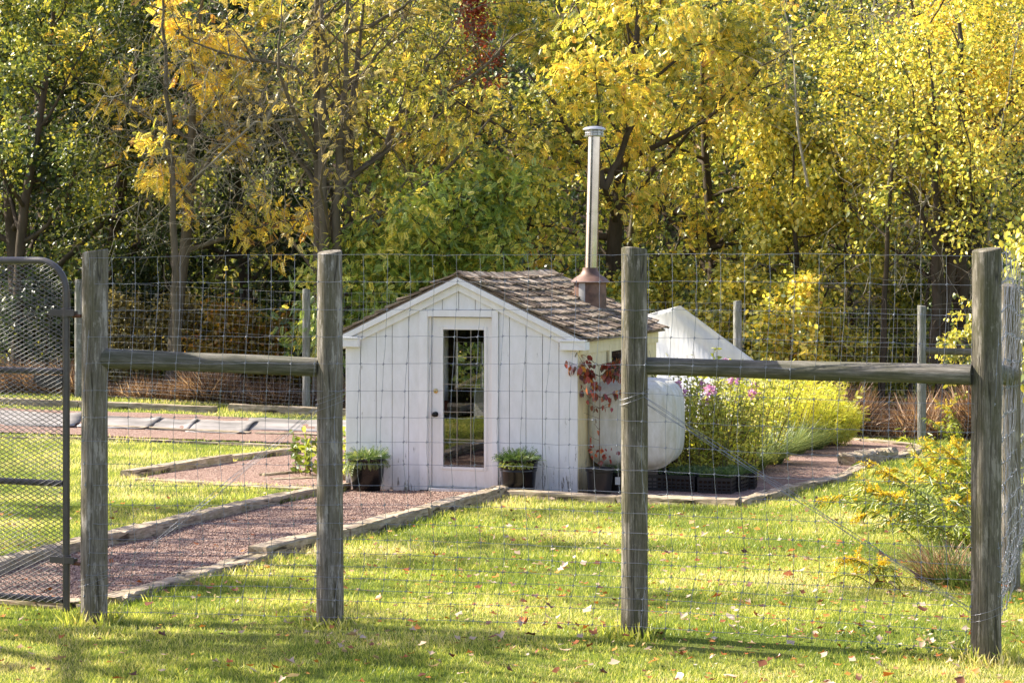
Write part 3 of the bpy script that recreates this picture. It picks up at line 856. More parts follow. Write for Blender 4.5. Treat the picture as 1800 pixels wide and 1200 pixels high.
# ================================================================== FENCES
def seg_tubes(A, B, r, n=4):
    A = np.asarray(A, float); B = np.asarray(B, float); m = len(A)
    r = np.full(m, r) if np.isscalar(r) else np.asarray(r)
    t = unit(B - A + 1e-9); up = np.where(np.abs(t[:, 2:3]) > .9, np.array([[0, 1, 0]]), np.array([[0, 0, 1]]))
    x = unit(np.cross(t, up)); y = np.cross(t, x); V = []
    for P in (A, B):
        for k_ in range(n):
            a = 2*math.pi*(k_ + .5)/n; V.append(P + (x*math.cos(a) + y*math.sin(a)) * r[:, None])
    V = np.stack(V, 1)
    f = np.array([(k_, (k_+1) % n, n + (k_+1) % n, n + k_) for k_ in range(n)])
    F = f[None] + (np.arange(m) * 2*n)[:, None, None]
    return V.reshape(-1, 3), F.reshape(-1, 4)
def post(name, x, y, h, r, m, parent, label=None, seed=0, tilt=(0, 0), org=Vector((0, 0, 0)), flare=0.0):
    rg = random.Random(seed); n = 28; mm = 26; vs = []; fs = []; z0 = tzf(x, y)
    ph = [rg.uniform(0, 6.28) for _ in range(6)]
    for i in range(mm + 1):
        zz = -.15 + (h + .15) * i / mm
        for k_ in range(n):
            a = 2*math.pi*k_/n
            rad = r * (1.0 + flare * (1 - i/mm)) * (1 + .012*math.sin(3*a + ph[0] + zz) + .012*math.sin(5*a + ph[1] - zz*1.5) + .012*math.sin(zz*4 + ph[2]))
            vs.append((rad*math.cos(a) + tilt[0]*zz, rad*math.sin(a) + tilt[1]*zz, zz + (.012*math.sin(a + ph[3]) if i == mm else 0)))
    for i in range(mm):
        for k_ in range(n): fs.append((i*n+k_, i*n+(k_+1) % n, (i+1)*n+(k_+1) % n, (i+1)*n+k_))
    base = len(vs)
    for k_ in range(n): vs.append((vs[mm*n+k_][0]*.93, vs[mm*n+k_][1]*.93, vs[mm*n+k_][2] + .006))
    for k_ in range(n): fs.append((mm*n+k_, mm*n+(k_+1) % n, base+(k_+1) % n, base+k_))
    fs.append(tuple(base + k_ for k_ in range(n)))
    b = MB(); b.add(vs, fs); o = b.build(name, m, parent, smooth=True)
    o.location = Vector((x, y, z0)) - org
    if label: o["label"] = label
    return o
def rail(p0, p1, r0, r1, parent, org, label=None, seed=0, m=None):
    rg = random.Random(seed); d = p1 - p0; Ln = d.length; n = 20; mm = 24; vs = []; fs = []
    ph = [rg.uniform(0, 6.28) for _ in range(4)]
    for i in range(mm+1):
        x = Ln*i/mm; rr_ = r0 + (r1-r0)*i/mm
        for k_ in range(n):
            a = 2*math.pi*k_/n; rad = rr_*(1 + .03*math.sin(2*a + ph[0] + x) + .025*math.sin(5*a + x*3 + ph[1]) + .02*math.sin(x*5 + ph[2]))
            vs.append((x, rad*math.cos(a) + .01*math.sin(x*2 + ph[3]), rad*math.sin(a)))
    for i in range(mm):
        for k_ in range(n): fs.append((i*n+k_, (i+1)*n+k_, (i+1)*n+(k_+1) % n, i*n+(k_+1) % n))
    fs.append(tuple(range(n))); fs.append(tuple(mm*n + k_ for k_ in range(n))[::-1])
    b = MB(); b.add(vs, fs); o = b.build("rail", m or M['rail'], parent, smooth=True)
    o.location = p0 - org; o.rotation_euler = (0, -math.asin(d.z/Ln), math.atan2(d.y, d.x))
    if label: o["label"] = label
HTS = [2.37, 2.20, 2.025, 1.855, 1.685, 1.51, 1.34, 1.185, 1.04, .905, .78, .66, .56, .47, .39, .32, .25, .18, .075]
def wire_mesh(path, org, parent, m, r=.0019, step=.152, hts=HTS, seed=1, off=0, knot=True, wob=.0045):
    """path: [(x,y)], wires follow it; knots where stays cross"""
    rg = np.random.default_rng(seed)
    P = np.array(path, float); sl = np.r_[0, np.cumsum(np.linalg.norm(np.diff(P, axis=0), axis=1))]
    ns = int(sl[-1] / step); s = np.arange(ns + 1) * step + .03
    s = s[s < sl[-1]]; ns = len(s)
    X = np.interp(s, sl, P[:, 0]); Y = np.interp(s, sl, P[:, 1])
    K = np.zeros((len(hts), ns, 3))
    Zg = tz(X, Y)
    for i, h in enumerate(hts):
        wave = .012*np.sin(s*1.7 + i*.4) 
        K[i, :, 0] = X + rg.normal(0, wob*.5, ns) + .022*np.sin(i*.55 + 1.0) + np.cumsum(rg.normal(0, .002, ns))*0
        K[i, :, 1] = Y + .012*np.sin(s*2.3 + i*.8)*(1 if off == 0 else .4) - off
        K[i, :, 2] = Zg + h + rg.normal(0, wob*.35, ns) + wave*.5
    A, B, Rr_ = [], [], []
    mid = (K[:, :-1] + K[:, 1:]) / 2; mid[:, :, 2] += rg.normal(0, wob*.5, mid.shape[:2]) - .002
    A += [K[:, :-1].reshape(-1, 3), mid.reshape(-1, 3)]; B += [mid.reshape(-1, 3), K[:, 1:].reshape(-1, 3)]
    mv = (K[:-1] + K[1:]) / 2; mv[:, :, 0] += rg.normal(0, wob*.45, mv.shape[:2])
    A += [K[:-1].reshape(-1, 3), mv.reshape(-1, 3)]; B += [mv.reshape(-1, 3), K[1:].reshape(-1, 3)]
    A = np.concatenate(A); B = np.concatenate(B); rad = np.full(len(A), r)
    if knot:
        k_ = K[1:].reshape(-1, 3); d = rg.normal(0, .2, k_.shape); d[:, 0] += 1; d[:, 2] += .5; d = unit(d) * .0085; d[:, 1] *= .3
        A = np.concatenate([A, k_ - d, k_ - np.array([[0, 0, .009]])]); B = np.concatenate([B, k_ + d, k_ + np.array([[0, 0, .009]])])
        rad = np.concatenate([rad, np.full(len(k_)*2, r*2.1)])
    V, F = seg_tubes(A, B, rad)
    return quads("wire_mesh", V - np.array(org)[None], F, m, parent)

# near fence
FP = [(-2.727, 14.18), (-1.165, 13.92), (.759, 13.49), (2.772, 12.72)]
FR = [.086, .082, .083, .088]; FH = [2.415, 2.39, 2.40, 2.40]
F0 = Vector((FP[0][0], FP[0][1], 0))
near = empty("wire_fence", F0, 0, "tall woven wire fence on four round wooden posts nearest the camera", "fence")
pl = ["grey weathered round post beside the gate", "round post with green stained top and a long crack, in front of the shed's left corner",
      "mossy round post in front of the fuel tank", "thick dark corner post at the right, next to the vines"]
for i, (x, y) in enumerate(FP):
    post("post", x, y, FH[i], FR[i]*.97, M['post' if i in (0, 1) else 'post_mossy'], near, pl[i], seed=i+1, org=F0, tilt=((.004, 0), (-.001, 0), (0, 0), (.002, 0))[i], flare=(.06, .1, .04, .04)[i])
p = [Vector((x, y, 0)) for x, y in FP]
rail(p[0] + Vector((.07, 0, 1.69)), p[1] + Vector((-.075, 0, 1.645)), .066, .060, near, F0, "dark round brace rail between the two left posts", 3)
rail(p[2] + Vector((.075, 0, 1.675)), p[3] + Vector((-.08, 0, 1.665)), .056, .060, near, F0, "long round brace rail between the two right posts", 4)
wp = [(x, y - r_ - .006) for (x, y), r_ in zip(FP, FR)]
wp[0] = (wp[0][0] - .06, wp[0][1] + .01); wp[-1] = (wp[-1][0] + .07, wp[-1][1] + .02)
wire_mesh(wp, F0, near, M['wire'], r=.0017, seed=5)
def twisted(a, b, gap, name="brace_wire", n=14, r=.0017):
    A, B = [], []
    for s in (-1, 1):
        pr_ = None
        for i in range(n+1):
            t_ = i/n; q = a.lerp(b, t_) + Vector((0, s*.004, s*gap*math.sin(math.pi*t_) + .004*math.sin(t_*30*s)))
            if pr_ is not None: A.append(pr_); B.append(tuple(q))
            pr_ = tuple(q)
    V, F = seg_tubes(A, B, r); quads(name, V - np.array(F0)[None], F, M['wire'], near)
twisted(Vector((.80, 13.44, 1.50)), Vector((2.68, 12.68, .28)), .014)
twisted(Vector((.80, 13.56, 1.46)), Vector((2.68, 12.78, .30)), .010)
twisted(Vector((-1.2, 13.88, 1.44)), Vector((-2.62, 14.12, .22)), .016)
twisted(Vector((-1.2, 13.96, 1.40)), Vector((-2.62, 14.20, .26)), .015)
# wraps round the posts
A, B = [], []
for (x, y), r_, hs in ((FP[0], .10, (.24, .28)), (FP[1], .094, (1.40, 1.44, 1.47)), (FP[2], .092, (1.47, 1.50)), (FP[3], .10, (.26, .30))):
    for h in hs:
        n = 18
        for k_ in range(n):
            a0, a1 = 2*math.pi*k_/n, 2*math.pi*(k_+1)/n
            A.append((x + r_*math.cos(a0), y + r_*math.sin(a0), h + .035*math.cos(a0))); B.append((x + r_*math.cos(a1), y + r_*math.sin(a1), h + .035*math.cos(a1)))
V, F = seg_tubes(A, B, .0014); quads("wire_wrap", V - np.array(F0)[None], F, M['wire'], near)

# side fence running back from the corner post
SP = [(3.66, 16.0), (4.55, 19.4), (5.95, 25.0), (7.6, 31.6)]
S0 = Vector((SP[0][0], SP[0][1], tzf(*SP[0])))
side = empty("wire_fence", S0, 0, "side wire fence running back from the right corner post under the vines", "fence")
for i, (x, y) in enumerate(SP): post("post", x, y, 2.25, .08, M['post'], side, seed=20+i, org=S0, tilt=(0, 0))
q0 = Vector((2.772, 12.72, 1.70)); q1 = Vector((3.66, 16.0, 1.58 + S0.z))
dd = (q1 - q0).normalized(); rail(q0 + dd*.09, q1 - dd*.08, .066, .07, side, S0, None, 9)
wire_mesh([(2.86, 12.78), (3.72, 15.95), (4.6, 19.4), (6.0, 25.0), (7.65, 31.6)], S0, side, M['wire'], r=.0017, seed=9, wob=.012)

# far fence
BP = [(-16.5, 47.6), (-12.6, 46.2), (-8.97, 45.0), (-4.04, 42.7), (-.2, 41.9), (4.2, 40.5), (7.35, 39.0), (9.55, 38.3)]
B0 = Vector((BP[2][0], BP[2][1], tzf(*BP[2])))
far = empty("wire_fence", B0, 0, "far wire fence with thin grey posts along the edge of the woods", "fence")
for i, (x, y) in enumerate(BP): post("post", x, y, 2.42, .078, M['far_post'], far, seed=40+i, org=B0)
zr = lambda i, h: Vector((BP[i][0], BP[i][1], tzf(*BP[i]) + h))
rail(zr(6, 1.62) + Vector((.07, 0, 0)), zr(7, 1.60) - Vector((.07, 0, 0)), .062, .06, far, B0, None, 12)
wire_mesh([(x, y - .09) for x, y in BP], B0, far, M['far_wire'], r=.0019, seed=15, hts=HTS[::1], knot=False, step=.152)

# ================================================================== GATE
GA = Vector((-2.915, 14.22, 0)); grz = math.atan2(.37, -.93)
gate = empty("metal_gate", GA, grz, "brown tubular gate filled with expanded diamond mesh at the left edge", "gate")
GL = 1.55; rt = .0235; cr = .21; ztp = 2.325
pts = [(0, 0, .035), (0, 0, .8), (0, 0, ztp - cr)] + [(cr*(1-math.cos(a)), 0, ztp - cr + cr*math.sin(a)) for a in [math.pi/2*k_/8 for k_ in range(1, 9)]]
pts += [(GL - cr, 0, ztp)] + [(GL - cr + cr*math.sin(a), 0, ztp - cr + cr*math.cos(a)) for a in [math.pi/2*k_/8 for k_ in range(1, 9)]] + [(GL, 0, .035)]
b = MB(); b.tube(pts, rt, 12); b.build("frame", M['gate'], gate, smooth=True)
for z in (1.60, .868, .105):
    b = MB(); b.tube([(rt - .003, 0, z), (GL - rt + .003, 0, z)], .0215, 12); b.build("bar", M['gate'], gate, smooth=True)
# expanded mesh
A, B = [], []; dw, dh = .062, .0295; x0, x1, z0, z1 = .012, GL - .012, .09, ztp - .01
def inside(x, z):
    if not (x0 <= x <= x1 and z0 <= z <= z1): return False
    for cxx in (cr, GL - cr):
        if z > ztp - cr and ((cxx == cr and x < cr) or (cxx != cr and x > GL - cr)):
            if math.hypot(x - cxx, z - (ztp - cr)) > cr: return False
    return True
ni, nj = int((x1-x0)/(dw/2)) + 1, int((z1-z0)/(dh/2)) + 1
for i in range(ni):
    for j in range(nj):
        if (i + j) % 2: continue
        xa, za = x0 + i*dw/2, z0 + j*dh/2
        for s in (1, -1):
            xb, zb = xa + dw/2, za + s*dh/2
            if inside(xa, za) and inside(xb, zb): A.append((xa, .026, za)); B.append((xb, .026, zb))
V, F = seg_tubes(A, B, .0027); quads("diamond_mesh", V, F, M['gate_mesh'], gate)
b = MB(); b.poly_prism([(.02, .004, 1.575), (.24, .004, 1.575), (.25, .004, 1.535), (.21, .004, 1.505), (.17, .004, 1.49), (.02, .004, 1.49)], (0, .006, 0))
b.build("latch_plate", M['gate'], gate, bevel=.002)
for (xx, zz) in ((.055, 1.535), (.215, 1.535)):
    b = MB(); b.tube([(xx, .008, zz), (xx, .0145, zz)], .010, 10); b.build("bolt", M['wire'], gate)
for z in (1.985, .372):
    b = MB(); b.box(-.075, .11, .018, .030, z - .022, z + .022); b.lathe([(.031, -.03), (.031, .03)], 16, (0, 0, z), True, True); b.box(-.075, -.03, -.02, .017, z - .012, z + .012)
    b.build("hinge", M['gate'], gate, bevel=.002)
    b = MB(); b.tube([(-.05, .0, z - .02), (-.12, .01, z - .02)], .012, 8); b.build("hinge_pin", M['rust'], gate)

# ================================================================== white house left of the garden, seen only mirrored in the door glass
def mirror_pt(t_, w_): return (-.43 - .616*t_ + .79*w_, 26.6 - .79*t_ - .616*w_)
hx, hy = mirror_pt(26, .1); hx += 3.0; hz0 = tzf(hx - 3, hy)
house = empty("white_house", (hx, hy, hz0), 0, "white house with a shallow gable roof mirrored in the shed's door glass", "house")
b = MB(); b.poly_prism([(-3, 0, 0), (3, 0, 0), (3, 0, 1.75), (0, 0, 3.0), (-3, 0, 1.75)], (0, -5, 0)); b.build("wall", M['trim'], house)
b = MB()
for s in (-1, 1): b.poly_prism([(s*3.35, .3, 1.62), (0, .3, 3.03), (0, .3, 3.12), (s*3.35, .3, 1.71)][::s], (0, -5.6, 0))
b.build("roof", M['shingle'], house)
b = MB(); b.box(-2.6, -1.6, .004, .03, .7, 1.5); wn = b.build("window", M['dark_in'], house)
b = MB(); b.box(-2.66, -2.6, .004, .05, .64, 1.56); b.box(-1.6, -1.54, .004, .05, .64, 1.56); b.box(-2.6, -1.6, .004, .05, 1.5, 1.56); b.build("frame", M['trim'], wn)
# ================================================================== VEGETATION TOOLS
T_LEAF = (np.array([(0,0,0),(.30,.28,.05),(.27,.66,.04),(0,1,-.06),(-.27,.66,.04),(-.30,.28,.05)], float), np.array([(0,1,2,3),(0,3,4,5)]))
T_NARROW = (np.array([(0,0,0),(.09,.3,.02),(.07,.7,-.02),(0,1,-.12),(-.07,.7,-.02),(-.09,.3,.02)], float), np.array([(0,1,2,3),(0,3,4,5)]))
def _pin(npair=5, ll=.34, lw=.085, droop=.25):
    V, F = [], []
    def lf(o, d, L_, w_):
        d = np.array(d, float); d /= np.linalg.norm(d); s = np.cross(d, (0, 0, 1)); s /= np.linalg.norm(s); b = len(V)
        o = np.array(o, float)
        V.extend([o, o + d*L_*.45 + s*w_ + (0, 0, .01), o + d*L_ + (0, 0, -.04), o + d*L_*.45 - s*w_ + (0, 0, .01)]); F.append((b, b+1, b+2, b+3))
    for i in range(npair):
        t = .2 + .68 * i / (npair - 1); z = -droop * t * t; k_ = ll * (1 - .35*abs(t - .5))
        for s in (-1, 1): lf((0, t, z), (s*1.0, .55, -.22), k_, lw)
    lf((0, .9, -droop*.85), (0, 1, -.6), ll, lw)
    return np.array(V), np.array(F)
T_PIN = _pin(); T_PIN3 = _pin(3, .42, .11, .15)
T_MID = (T_NARROW[0]*np.array([[2.2, 1, 1]]), T_NARROW[1])
T_BLADE = (np.array([(-.02,0,0),(.02,0,0),(.016,.55,-.02),(-.016,.55,-.02),(.002,1,-.16),(-.002,1,-.16)], float), np.array([(0,1,2,3),(3,2,4,5)]))
T_SPRIG = _pin(6, .22, .03, .2)

def place(C, D, S, T, rng, roll=.8, nrm=None):
    n = len(C); y = unit(D); up = np.array([[0, 0, 1.0]]) if nrm is None else nrm
    z = up + rng.normal(0, roll, (n, 3)); z = unit(z - (z*y).sum(1, keepdims=True)*y); x = np.cross(y, z)
    Rm = np.stack([x, y, z], 2); tv, tf = T
    V = np.einsum('nij,kj->nki', Rm, tv) * np.asarray(S)[:, None, None] + C[:, None, :]
    F = tf[None] + (np.arange(n) * len(tv))[:, None, None]
    return V.reshape(-1, 3), F.reshape(-1, tf.shape[1])
def leafobj(name, C, D, S, T, m, parent, rng, tone=None, roll=.8, org=None):
    V, F = place(C, D, S, T, rng, roll)
    if org is not None: V = V - np.array(org)[None]
    n = len(C)
    if tone is None: tone = np.clip(rng.normal(.5, .22, n), 0, 1)
    return quads(name, V, F, m, parent, tone=np.repeat(tone, len(T[1])))
def taper(A, B, ra, rb, n=5):
    A = np.asarray(A, float); B = np.asarray(B, float); m = len(A); ra = np.asarray(ra); rb = np.asarray(rb)
    t = unit(B - A + 1e-9); up = np.where(np.abs(t[:, 2:3]) > .95, np.array([[0, 1, 0]]), np.array([[0, 0, 1]]))
    x = unit(np.cross(t, up)); y = np.cross(t, x); V = []
    for P, r_ in ((A, ra), (B, rb)):
        for k_ in range(n):
            a = 2*math.pi*(k_ + .5)/n; V.append(P + (x*math.cos(a) + y*math.sin(a)) * r_[:, None])
    V = np.stack(V, 1); f = np.array([(k_, (k_+1) % n, n + (k_+1) % n, n + k_) for k_ in range(n)])
    return V.reshape(-1, 3), (f[None] + (np.arange(m)*2*n)[:, None, None]).reshape(-1, 4)

class Skel:
    def __init__(s): s.big = []; s.seg = []; s.anc = []; s.adir = []
    def curve(s, p, d, L_, n, rng, wander, lift):
        pts = [np.array(p, float)]; d = np.array(d, float); d /= np.linalg.norm(d)
        for _ in range(n):
            d = d + rng.normal(0, wander, 3) + np.array([0, 0, lift]); d /= np.linalg.norm(d); pts.append(pts[-1] + d * L_ / n)
        return np.array(pts), d
    def addseg(s, pts, r0, r1):
        n = len(pts) - 1; rs = np.linspace(r0, r1, n + 1)
        for i in range(n): s.seg.append((pts[i], pts[i+1], rs[i], rs[i+1]))
def grow(rng, base, h, spread, r0, nl=9, start=.25, up=.45, lean=(0, 0), stems=1, nsub=5, ntwig=4, lift=.05, thin=1.0, bias=(0, 0)):
    sk = Skel(); base = np.array(base, float)
    for st in range(stems):
        sd = np.array([lean[0] + (rng.normal(0, .05) if stems > 1 else 0), lean[1] + rng.normal(0, .03), 1.0])
        b0 = base + (np.array([rng.uniform(-.35, .35), rng.uniform(-.2, .2), 0]) if stems > 1 else 0)
        tr, _ = sk.curve(b0 - (0, 0, .2), sd, h*(1 - .12*st), 12, rng, .045, .03)
        rs = r0 * (.75 if st else 1) * (1 - np.linspace(0, .86, 13)); sk.big.append((tr, rs))
        for i in range(nl):
            t = start + (1 - start) * (i + rng.uniform(0, .9)) / nl; t = min(t, .97)
            q = t*12; k_ = int(q); p = tr[k_]*(1 - (q-k_)) + tr[min(k_+1, 12)]*(q-k_)
            a = i*2.4 + rng.uniform(-.5, .5) + st; Ll = spread*(1.15 - .75*(t-start)/(1.001-start)) * rng.uniform(.65, 1.1)
            d = np.array([math.cos(a) + bias[0], math.sin(a) + bias[1], up + rng.uniform(-.2, .3)])
            lp, _ = sk.curve(p, d, Ll, 6, rng, .13, lift); rl = max(.012, rs[k_]*.5); sk.big.append((lp, np.linspace(rl, rl*.25, 7)))
            for j in range(nsub):
                u = .25 + .75*(j + rng.uniform(0, 1))/nsub; q2 = min(u*6, 5.99); k2 = int(q2); ps = lp[k2]*(1-(q2-k2)) + lp[k2+1]*(q2-k2)
                dl = lp[min(k2+1, 6)] - lp[k2]; dl /= np.linalg.norm(dl); ds = dl*.7 + rng.normal(0, .6, 3)
                L2 = Ll*.42*rng.uniform(.6, 1.2); sp, _ = sk.curve(ps, ds, L2, 4, rng, .16, lift*.5); sk.addseg(sp, rl*.3*thin + .003, .004)
                for k3 in range(ntwig):
                    v = rng.uniform(.2, 1.0)*3.99; kk = int(v); pt = sp[kk]*(1-(v-kk)) + sp[kk+1]*(v-kk)
                    dt = (sp[kk+1]-sp[kk]); dt = dt/np.linalg.norm(dt)*.6 + rng.normal(0, .6, 3); L3 = L2*.5*rng.uniform(.5, 1.2)
                    tp_, _ = sk.curve(pt, dt, L3, 3, rng, .2, -.04); sk.addseg(tp_, .004*thin + .002, .002)
                    for w_ in range(1, 4): sk.anc.append(tp_[w_]); sk.adir.append(tp_[w_] - tp_[w_-1])
                for w_ in range(1, 5): sk.anc.append(sp[w_]); sk.adir.append(sp[w_] - sp[w_-1])
    return sk
def skel_mesh(sk, n=4):
    Vs, Fs, off = [], [], 0
    A = np.array([s_[0] for s_ in sk.seg]); B = np.array([s_[1] for s_ in sk.seg])
    V, F = taper(A, B, np.array([s_[2] for s_ in sk.seg]), np.array([s_[3] for s_ in sk.seg]), n); Vs.append(V); Fs.append(F); off = len(V)
    for pts, rs in sk.big:
        nn = 8 if rs[0] > .06 else 5; m = len(pts)
        T_ = np.zeros_like(pts); T_[1:-1] = pts[2:] - pts[:-2]; T_[0] = pts[1]-pts[0]; T_[-1] = pts[-1]-pts[-2]; T_ = unit(T_)
        x = unit(np.cross(T_, np.array([[.13, .99, .02]]))); y = np.cross(T_, x)
        ring = [pts + (x*math.cos(2*math.pi*k_/nn) + y*math.sin(2*math.pi*k_/nn))*rs[:, None] for k_ in range(nn)]
        V = np.stack(ring, 1).reshape(-1, 3)
        F = [(i*nn+k_, i*nn+(k_+1) % nn, (i+1)*nn+(k_+1) % nn, (i+1)*nn+k_) for i in range(m-1) for k_ in range(nn)]
        Vs.append(V); Fs.append(np.array(F) + off); off += len(V)
    return np.concatenate(Vs), np.concatenate(Fs)
def crown_pts(sk, rng, nleaf, sigma, droop=.3):
    A = np.array(sk.anc); D = unit(np.array(sk.adir)); idx = rng.integers(0, len(A), nleaf)
    w = rng.gamma(1.0, 1.0, len(A)); w /= w.sum(); idx = rng.choice(len(A), nleaf, p=w)
    C = A[idx] + rng.normal(0, sigma, (nleaf, 3)); Dn = unit(D[idx]*.6 + rng.normal(0, .6, (nleaf, 3)) + np.array([[0, 0, -droop]]))
    return C, Dn
def tree(name, label, px, Y, h, spread, r0, lk, T, nleaf, size, seed, brk='mid_bark', cat="tree", group=None, sigma=.16, droop=.3, tmean=.5, x=None, tsd=.22, **kw):
    if h > 10: h *= .86
    rng = np.random.default_rng(seed); x = (px - 900)/FPX*Y if x is None else x; base = (x, Y, tzf(x, Y))
    e = empty(name, base, 0, label, cat, group)
    sk = grow(rng, (0, 0, 0), h, spread, r0, **kw)
    V, F = skel_mesh(sk); quads("trunk", V, F, L[brk], e, smooth=True)
    C, D = crown_pts(sk, rng, nleaf, sigma, droop)
    leafobj("crown", C, D, size*rng.uniform(.6, 1.25, nleaf), T, L[lk], e, rng, tone=np.clip(rng.normal(tmean, tsd, nleaf), 0, 1))
    return e

# ================================================================== THE WOOD'S EDGE
WG = "trees along the wood's edge"
tree("evergreen_tree", "dark green dense tree at the far left above the gate", 40, 48.5, 11, 3.6, .22, 'dgr', T_LEAF, 15000, .12, 101, 'dark_bark', group=WG, start=.08, nl=16, up=.15, tmean=.42)
tree("evergreen_tree", "dark leafy tree above the first fence post", 170, 50.5, 12, 3.4, .2, 'dgr', T_LEAF, 17000, .115, 102, 'dark_bark', group=WG, start=.1, nl=15, up=.15)
tree("evergreen_tree", "blackish evergreen between the vine-hung trunk and the multi-stemmed tree", 440, 50.5, 9, 3.2, .2, 'dgr', T_LEAF, 12000, .13, 103, 'dark_bark', group=WG, start=.05, nl=16, up=.0, tmean=.3)
tree("locust_tree", "olive yellow tree top at the upper left corner", 30, 46.8, 11.5, 3.3, .16, 'ygr', T_LEAF, 14000, .10, 104, 'dark_bark', group=WG, start=.3, nl=14, tmean=.3)
tree("locust_tree", "vine-hung trunk with sprays of yellow leaflets above the left brace rail", 300, 46.4, 11.5, 3.4, .17, 'yel', T_PIN, 3200, .21, 105, 'mid_bark', group=WG, start=.3, nl=12, tmean=.6, sigma=.12)
tree("multi_stem_tree", "sparse multi-stemmed tree with bare grey trunks above the second fence post", 583, 45.2, 12, 4.2, .2, 'brn', T_PIN, 1500, .19, 106, 'mid_bark', group=WG, stems=3, start=.3, nl=8, tmean=.65, up=.9, sigma=.12)
tree("sumac_tree", "low green tree with long compound leaves left of the stovepipe", 850, 46.0, 4.9, 3.6, .13, 'grn', T_PIN, 12500, .175, 107, 'dark_bark', group=WG, start=.2, nl=14, tmean=.66, tsd=.28, sigma=.20, up=.25, lean=(-.12, 0))
tree("sumac_tree", "green shrubby tree left of the shed roof ridge", 690, 45.2, 3.7, 2.3, .07, 'grn', T_PIN, 8500, .175, 108, 'dark_bark', group=WG, start=.05, nl=12, tmean=.68, sigma=.25, up=.25)
tree("walnut_tree", "big yellow tree rising behind the stovepipe", 1058, 47.0, 11.5, 4.9, .24, 'yel', T_PIN, 12500, .19, 109, 'dark_bark', group=WG, start=.33, nl=15, tmean=.42, tsd=.28, sigma=.20, up=.4)
tree("walnut_tree", "yellow-green tree between the stovepipe tree and the bright right tree", 1260, 48.5, 11.5, 4.2, .18, 'yel', T_PIN, 5600, .19, 110, 'dark_bark', group=WG, start=.22, nl=15, tmean=.32, tsd=.28, sigma=.20, up=.4)
tree("vine_draped_tree", "yellow-green tree with hanging leafy sprays above the right brace rail", 1400, 45.0, 6.4, 2.3, .10, 'ygr', T_LEAF, 11000, .115, 111, 'dark_bark', group=WG, start=.15, nl=15, tmean=.62, up=.2, droop=.8)
tree("maple_tree", "brightest yellow tree with several dark stems left of the corner post", 1692, 44.2, 11, 4.2, .17, 'yel', T_LEAF, 30000, .092, 112, 'dark_bark', group=WG, stems=3, start=.35, nl=9, tmean=.42, sigma=.22, up=.55)
tree("maple_tree", "yellow-green tree crown at the upper right corner", 1850, 46.5, 11, 3.5, .17, 'yel', T_LEAF, 14000, .09, 113, 'dark_bark', group=WG, start=.3, nl=12, tmean=.3, sigma=.22)
tree("bare_topped_tree", "thin olive tree with bare grey twigs near the sky gap", 1480, 49.5, 12, 2.6, .12, 'ygr', T_LEAF, 3500, .11, 114, 'mid_bark', group=WG, start=.2, nl=14, tmean=.4)
tree("walnut_tree", "yellow and green tree top between the multi-stemmed tree and the red vine", 760, 49.5, 12, 4.2, .18, 'ygr', T_LEAF, 17000, .095, 115, 'mid_bark', group=WG, start=.3, nl=14, tmean=.6, up=.6)
# red vine climbing
tree("climbing_vine", "red-leaved vine climbing a trunk at the top centre", 868, 48.0, 11, .55, .06, 'red', T_LEAF, 1300, .10, 116, 'dark_bark', "vine", start=.74, nl=12, sigma=.10, lean=(-.03, 0))
# slender bare trunks standing at the right
for i, (px, Y, h, r_, lb) in enumerate(((1546, 43.0, 7, .085, "slender bare trunk seen over the dry grass, left of the far grey post"),
        (1592, 43.6, 7, .06, "thin dark trunk just left of the far grey post"), (1648, 43.2, 8, .12, "dark leaning trunk between the far grey post and the corner post"),
        (905, 45.5, 6.5, .07, "thin dark trunk behind the shed ridge"), (1505, 45.8, 7, .07, "thin trunk in the shade above the yellow feathery plant"))):
    tree("young_tree", lb, px, Y, h, 1.6, r_, 'ygr', T_LEAF, 1200, .11, 130+i, 'dark_bark', group="slender trunks at the wood's edge", start=.45, nl=7, tmean=.6)
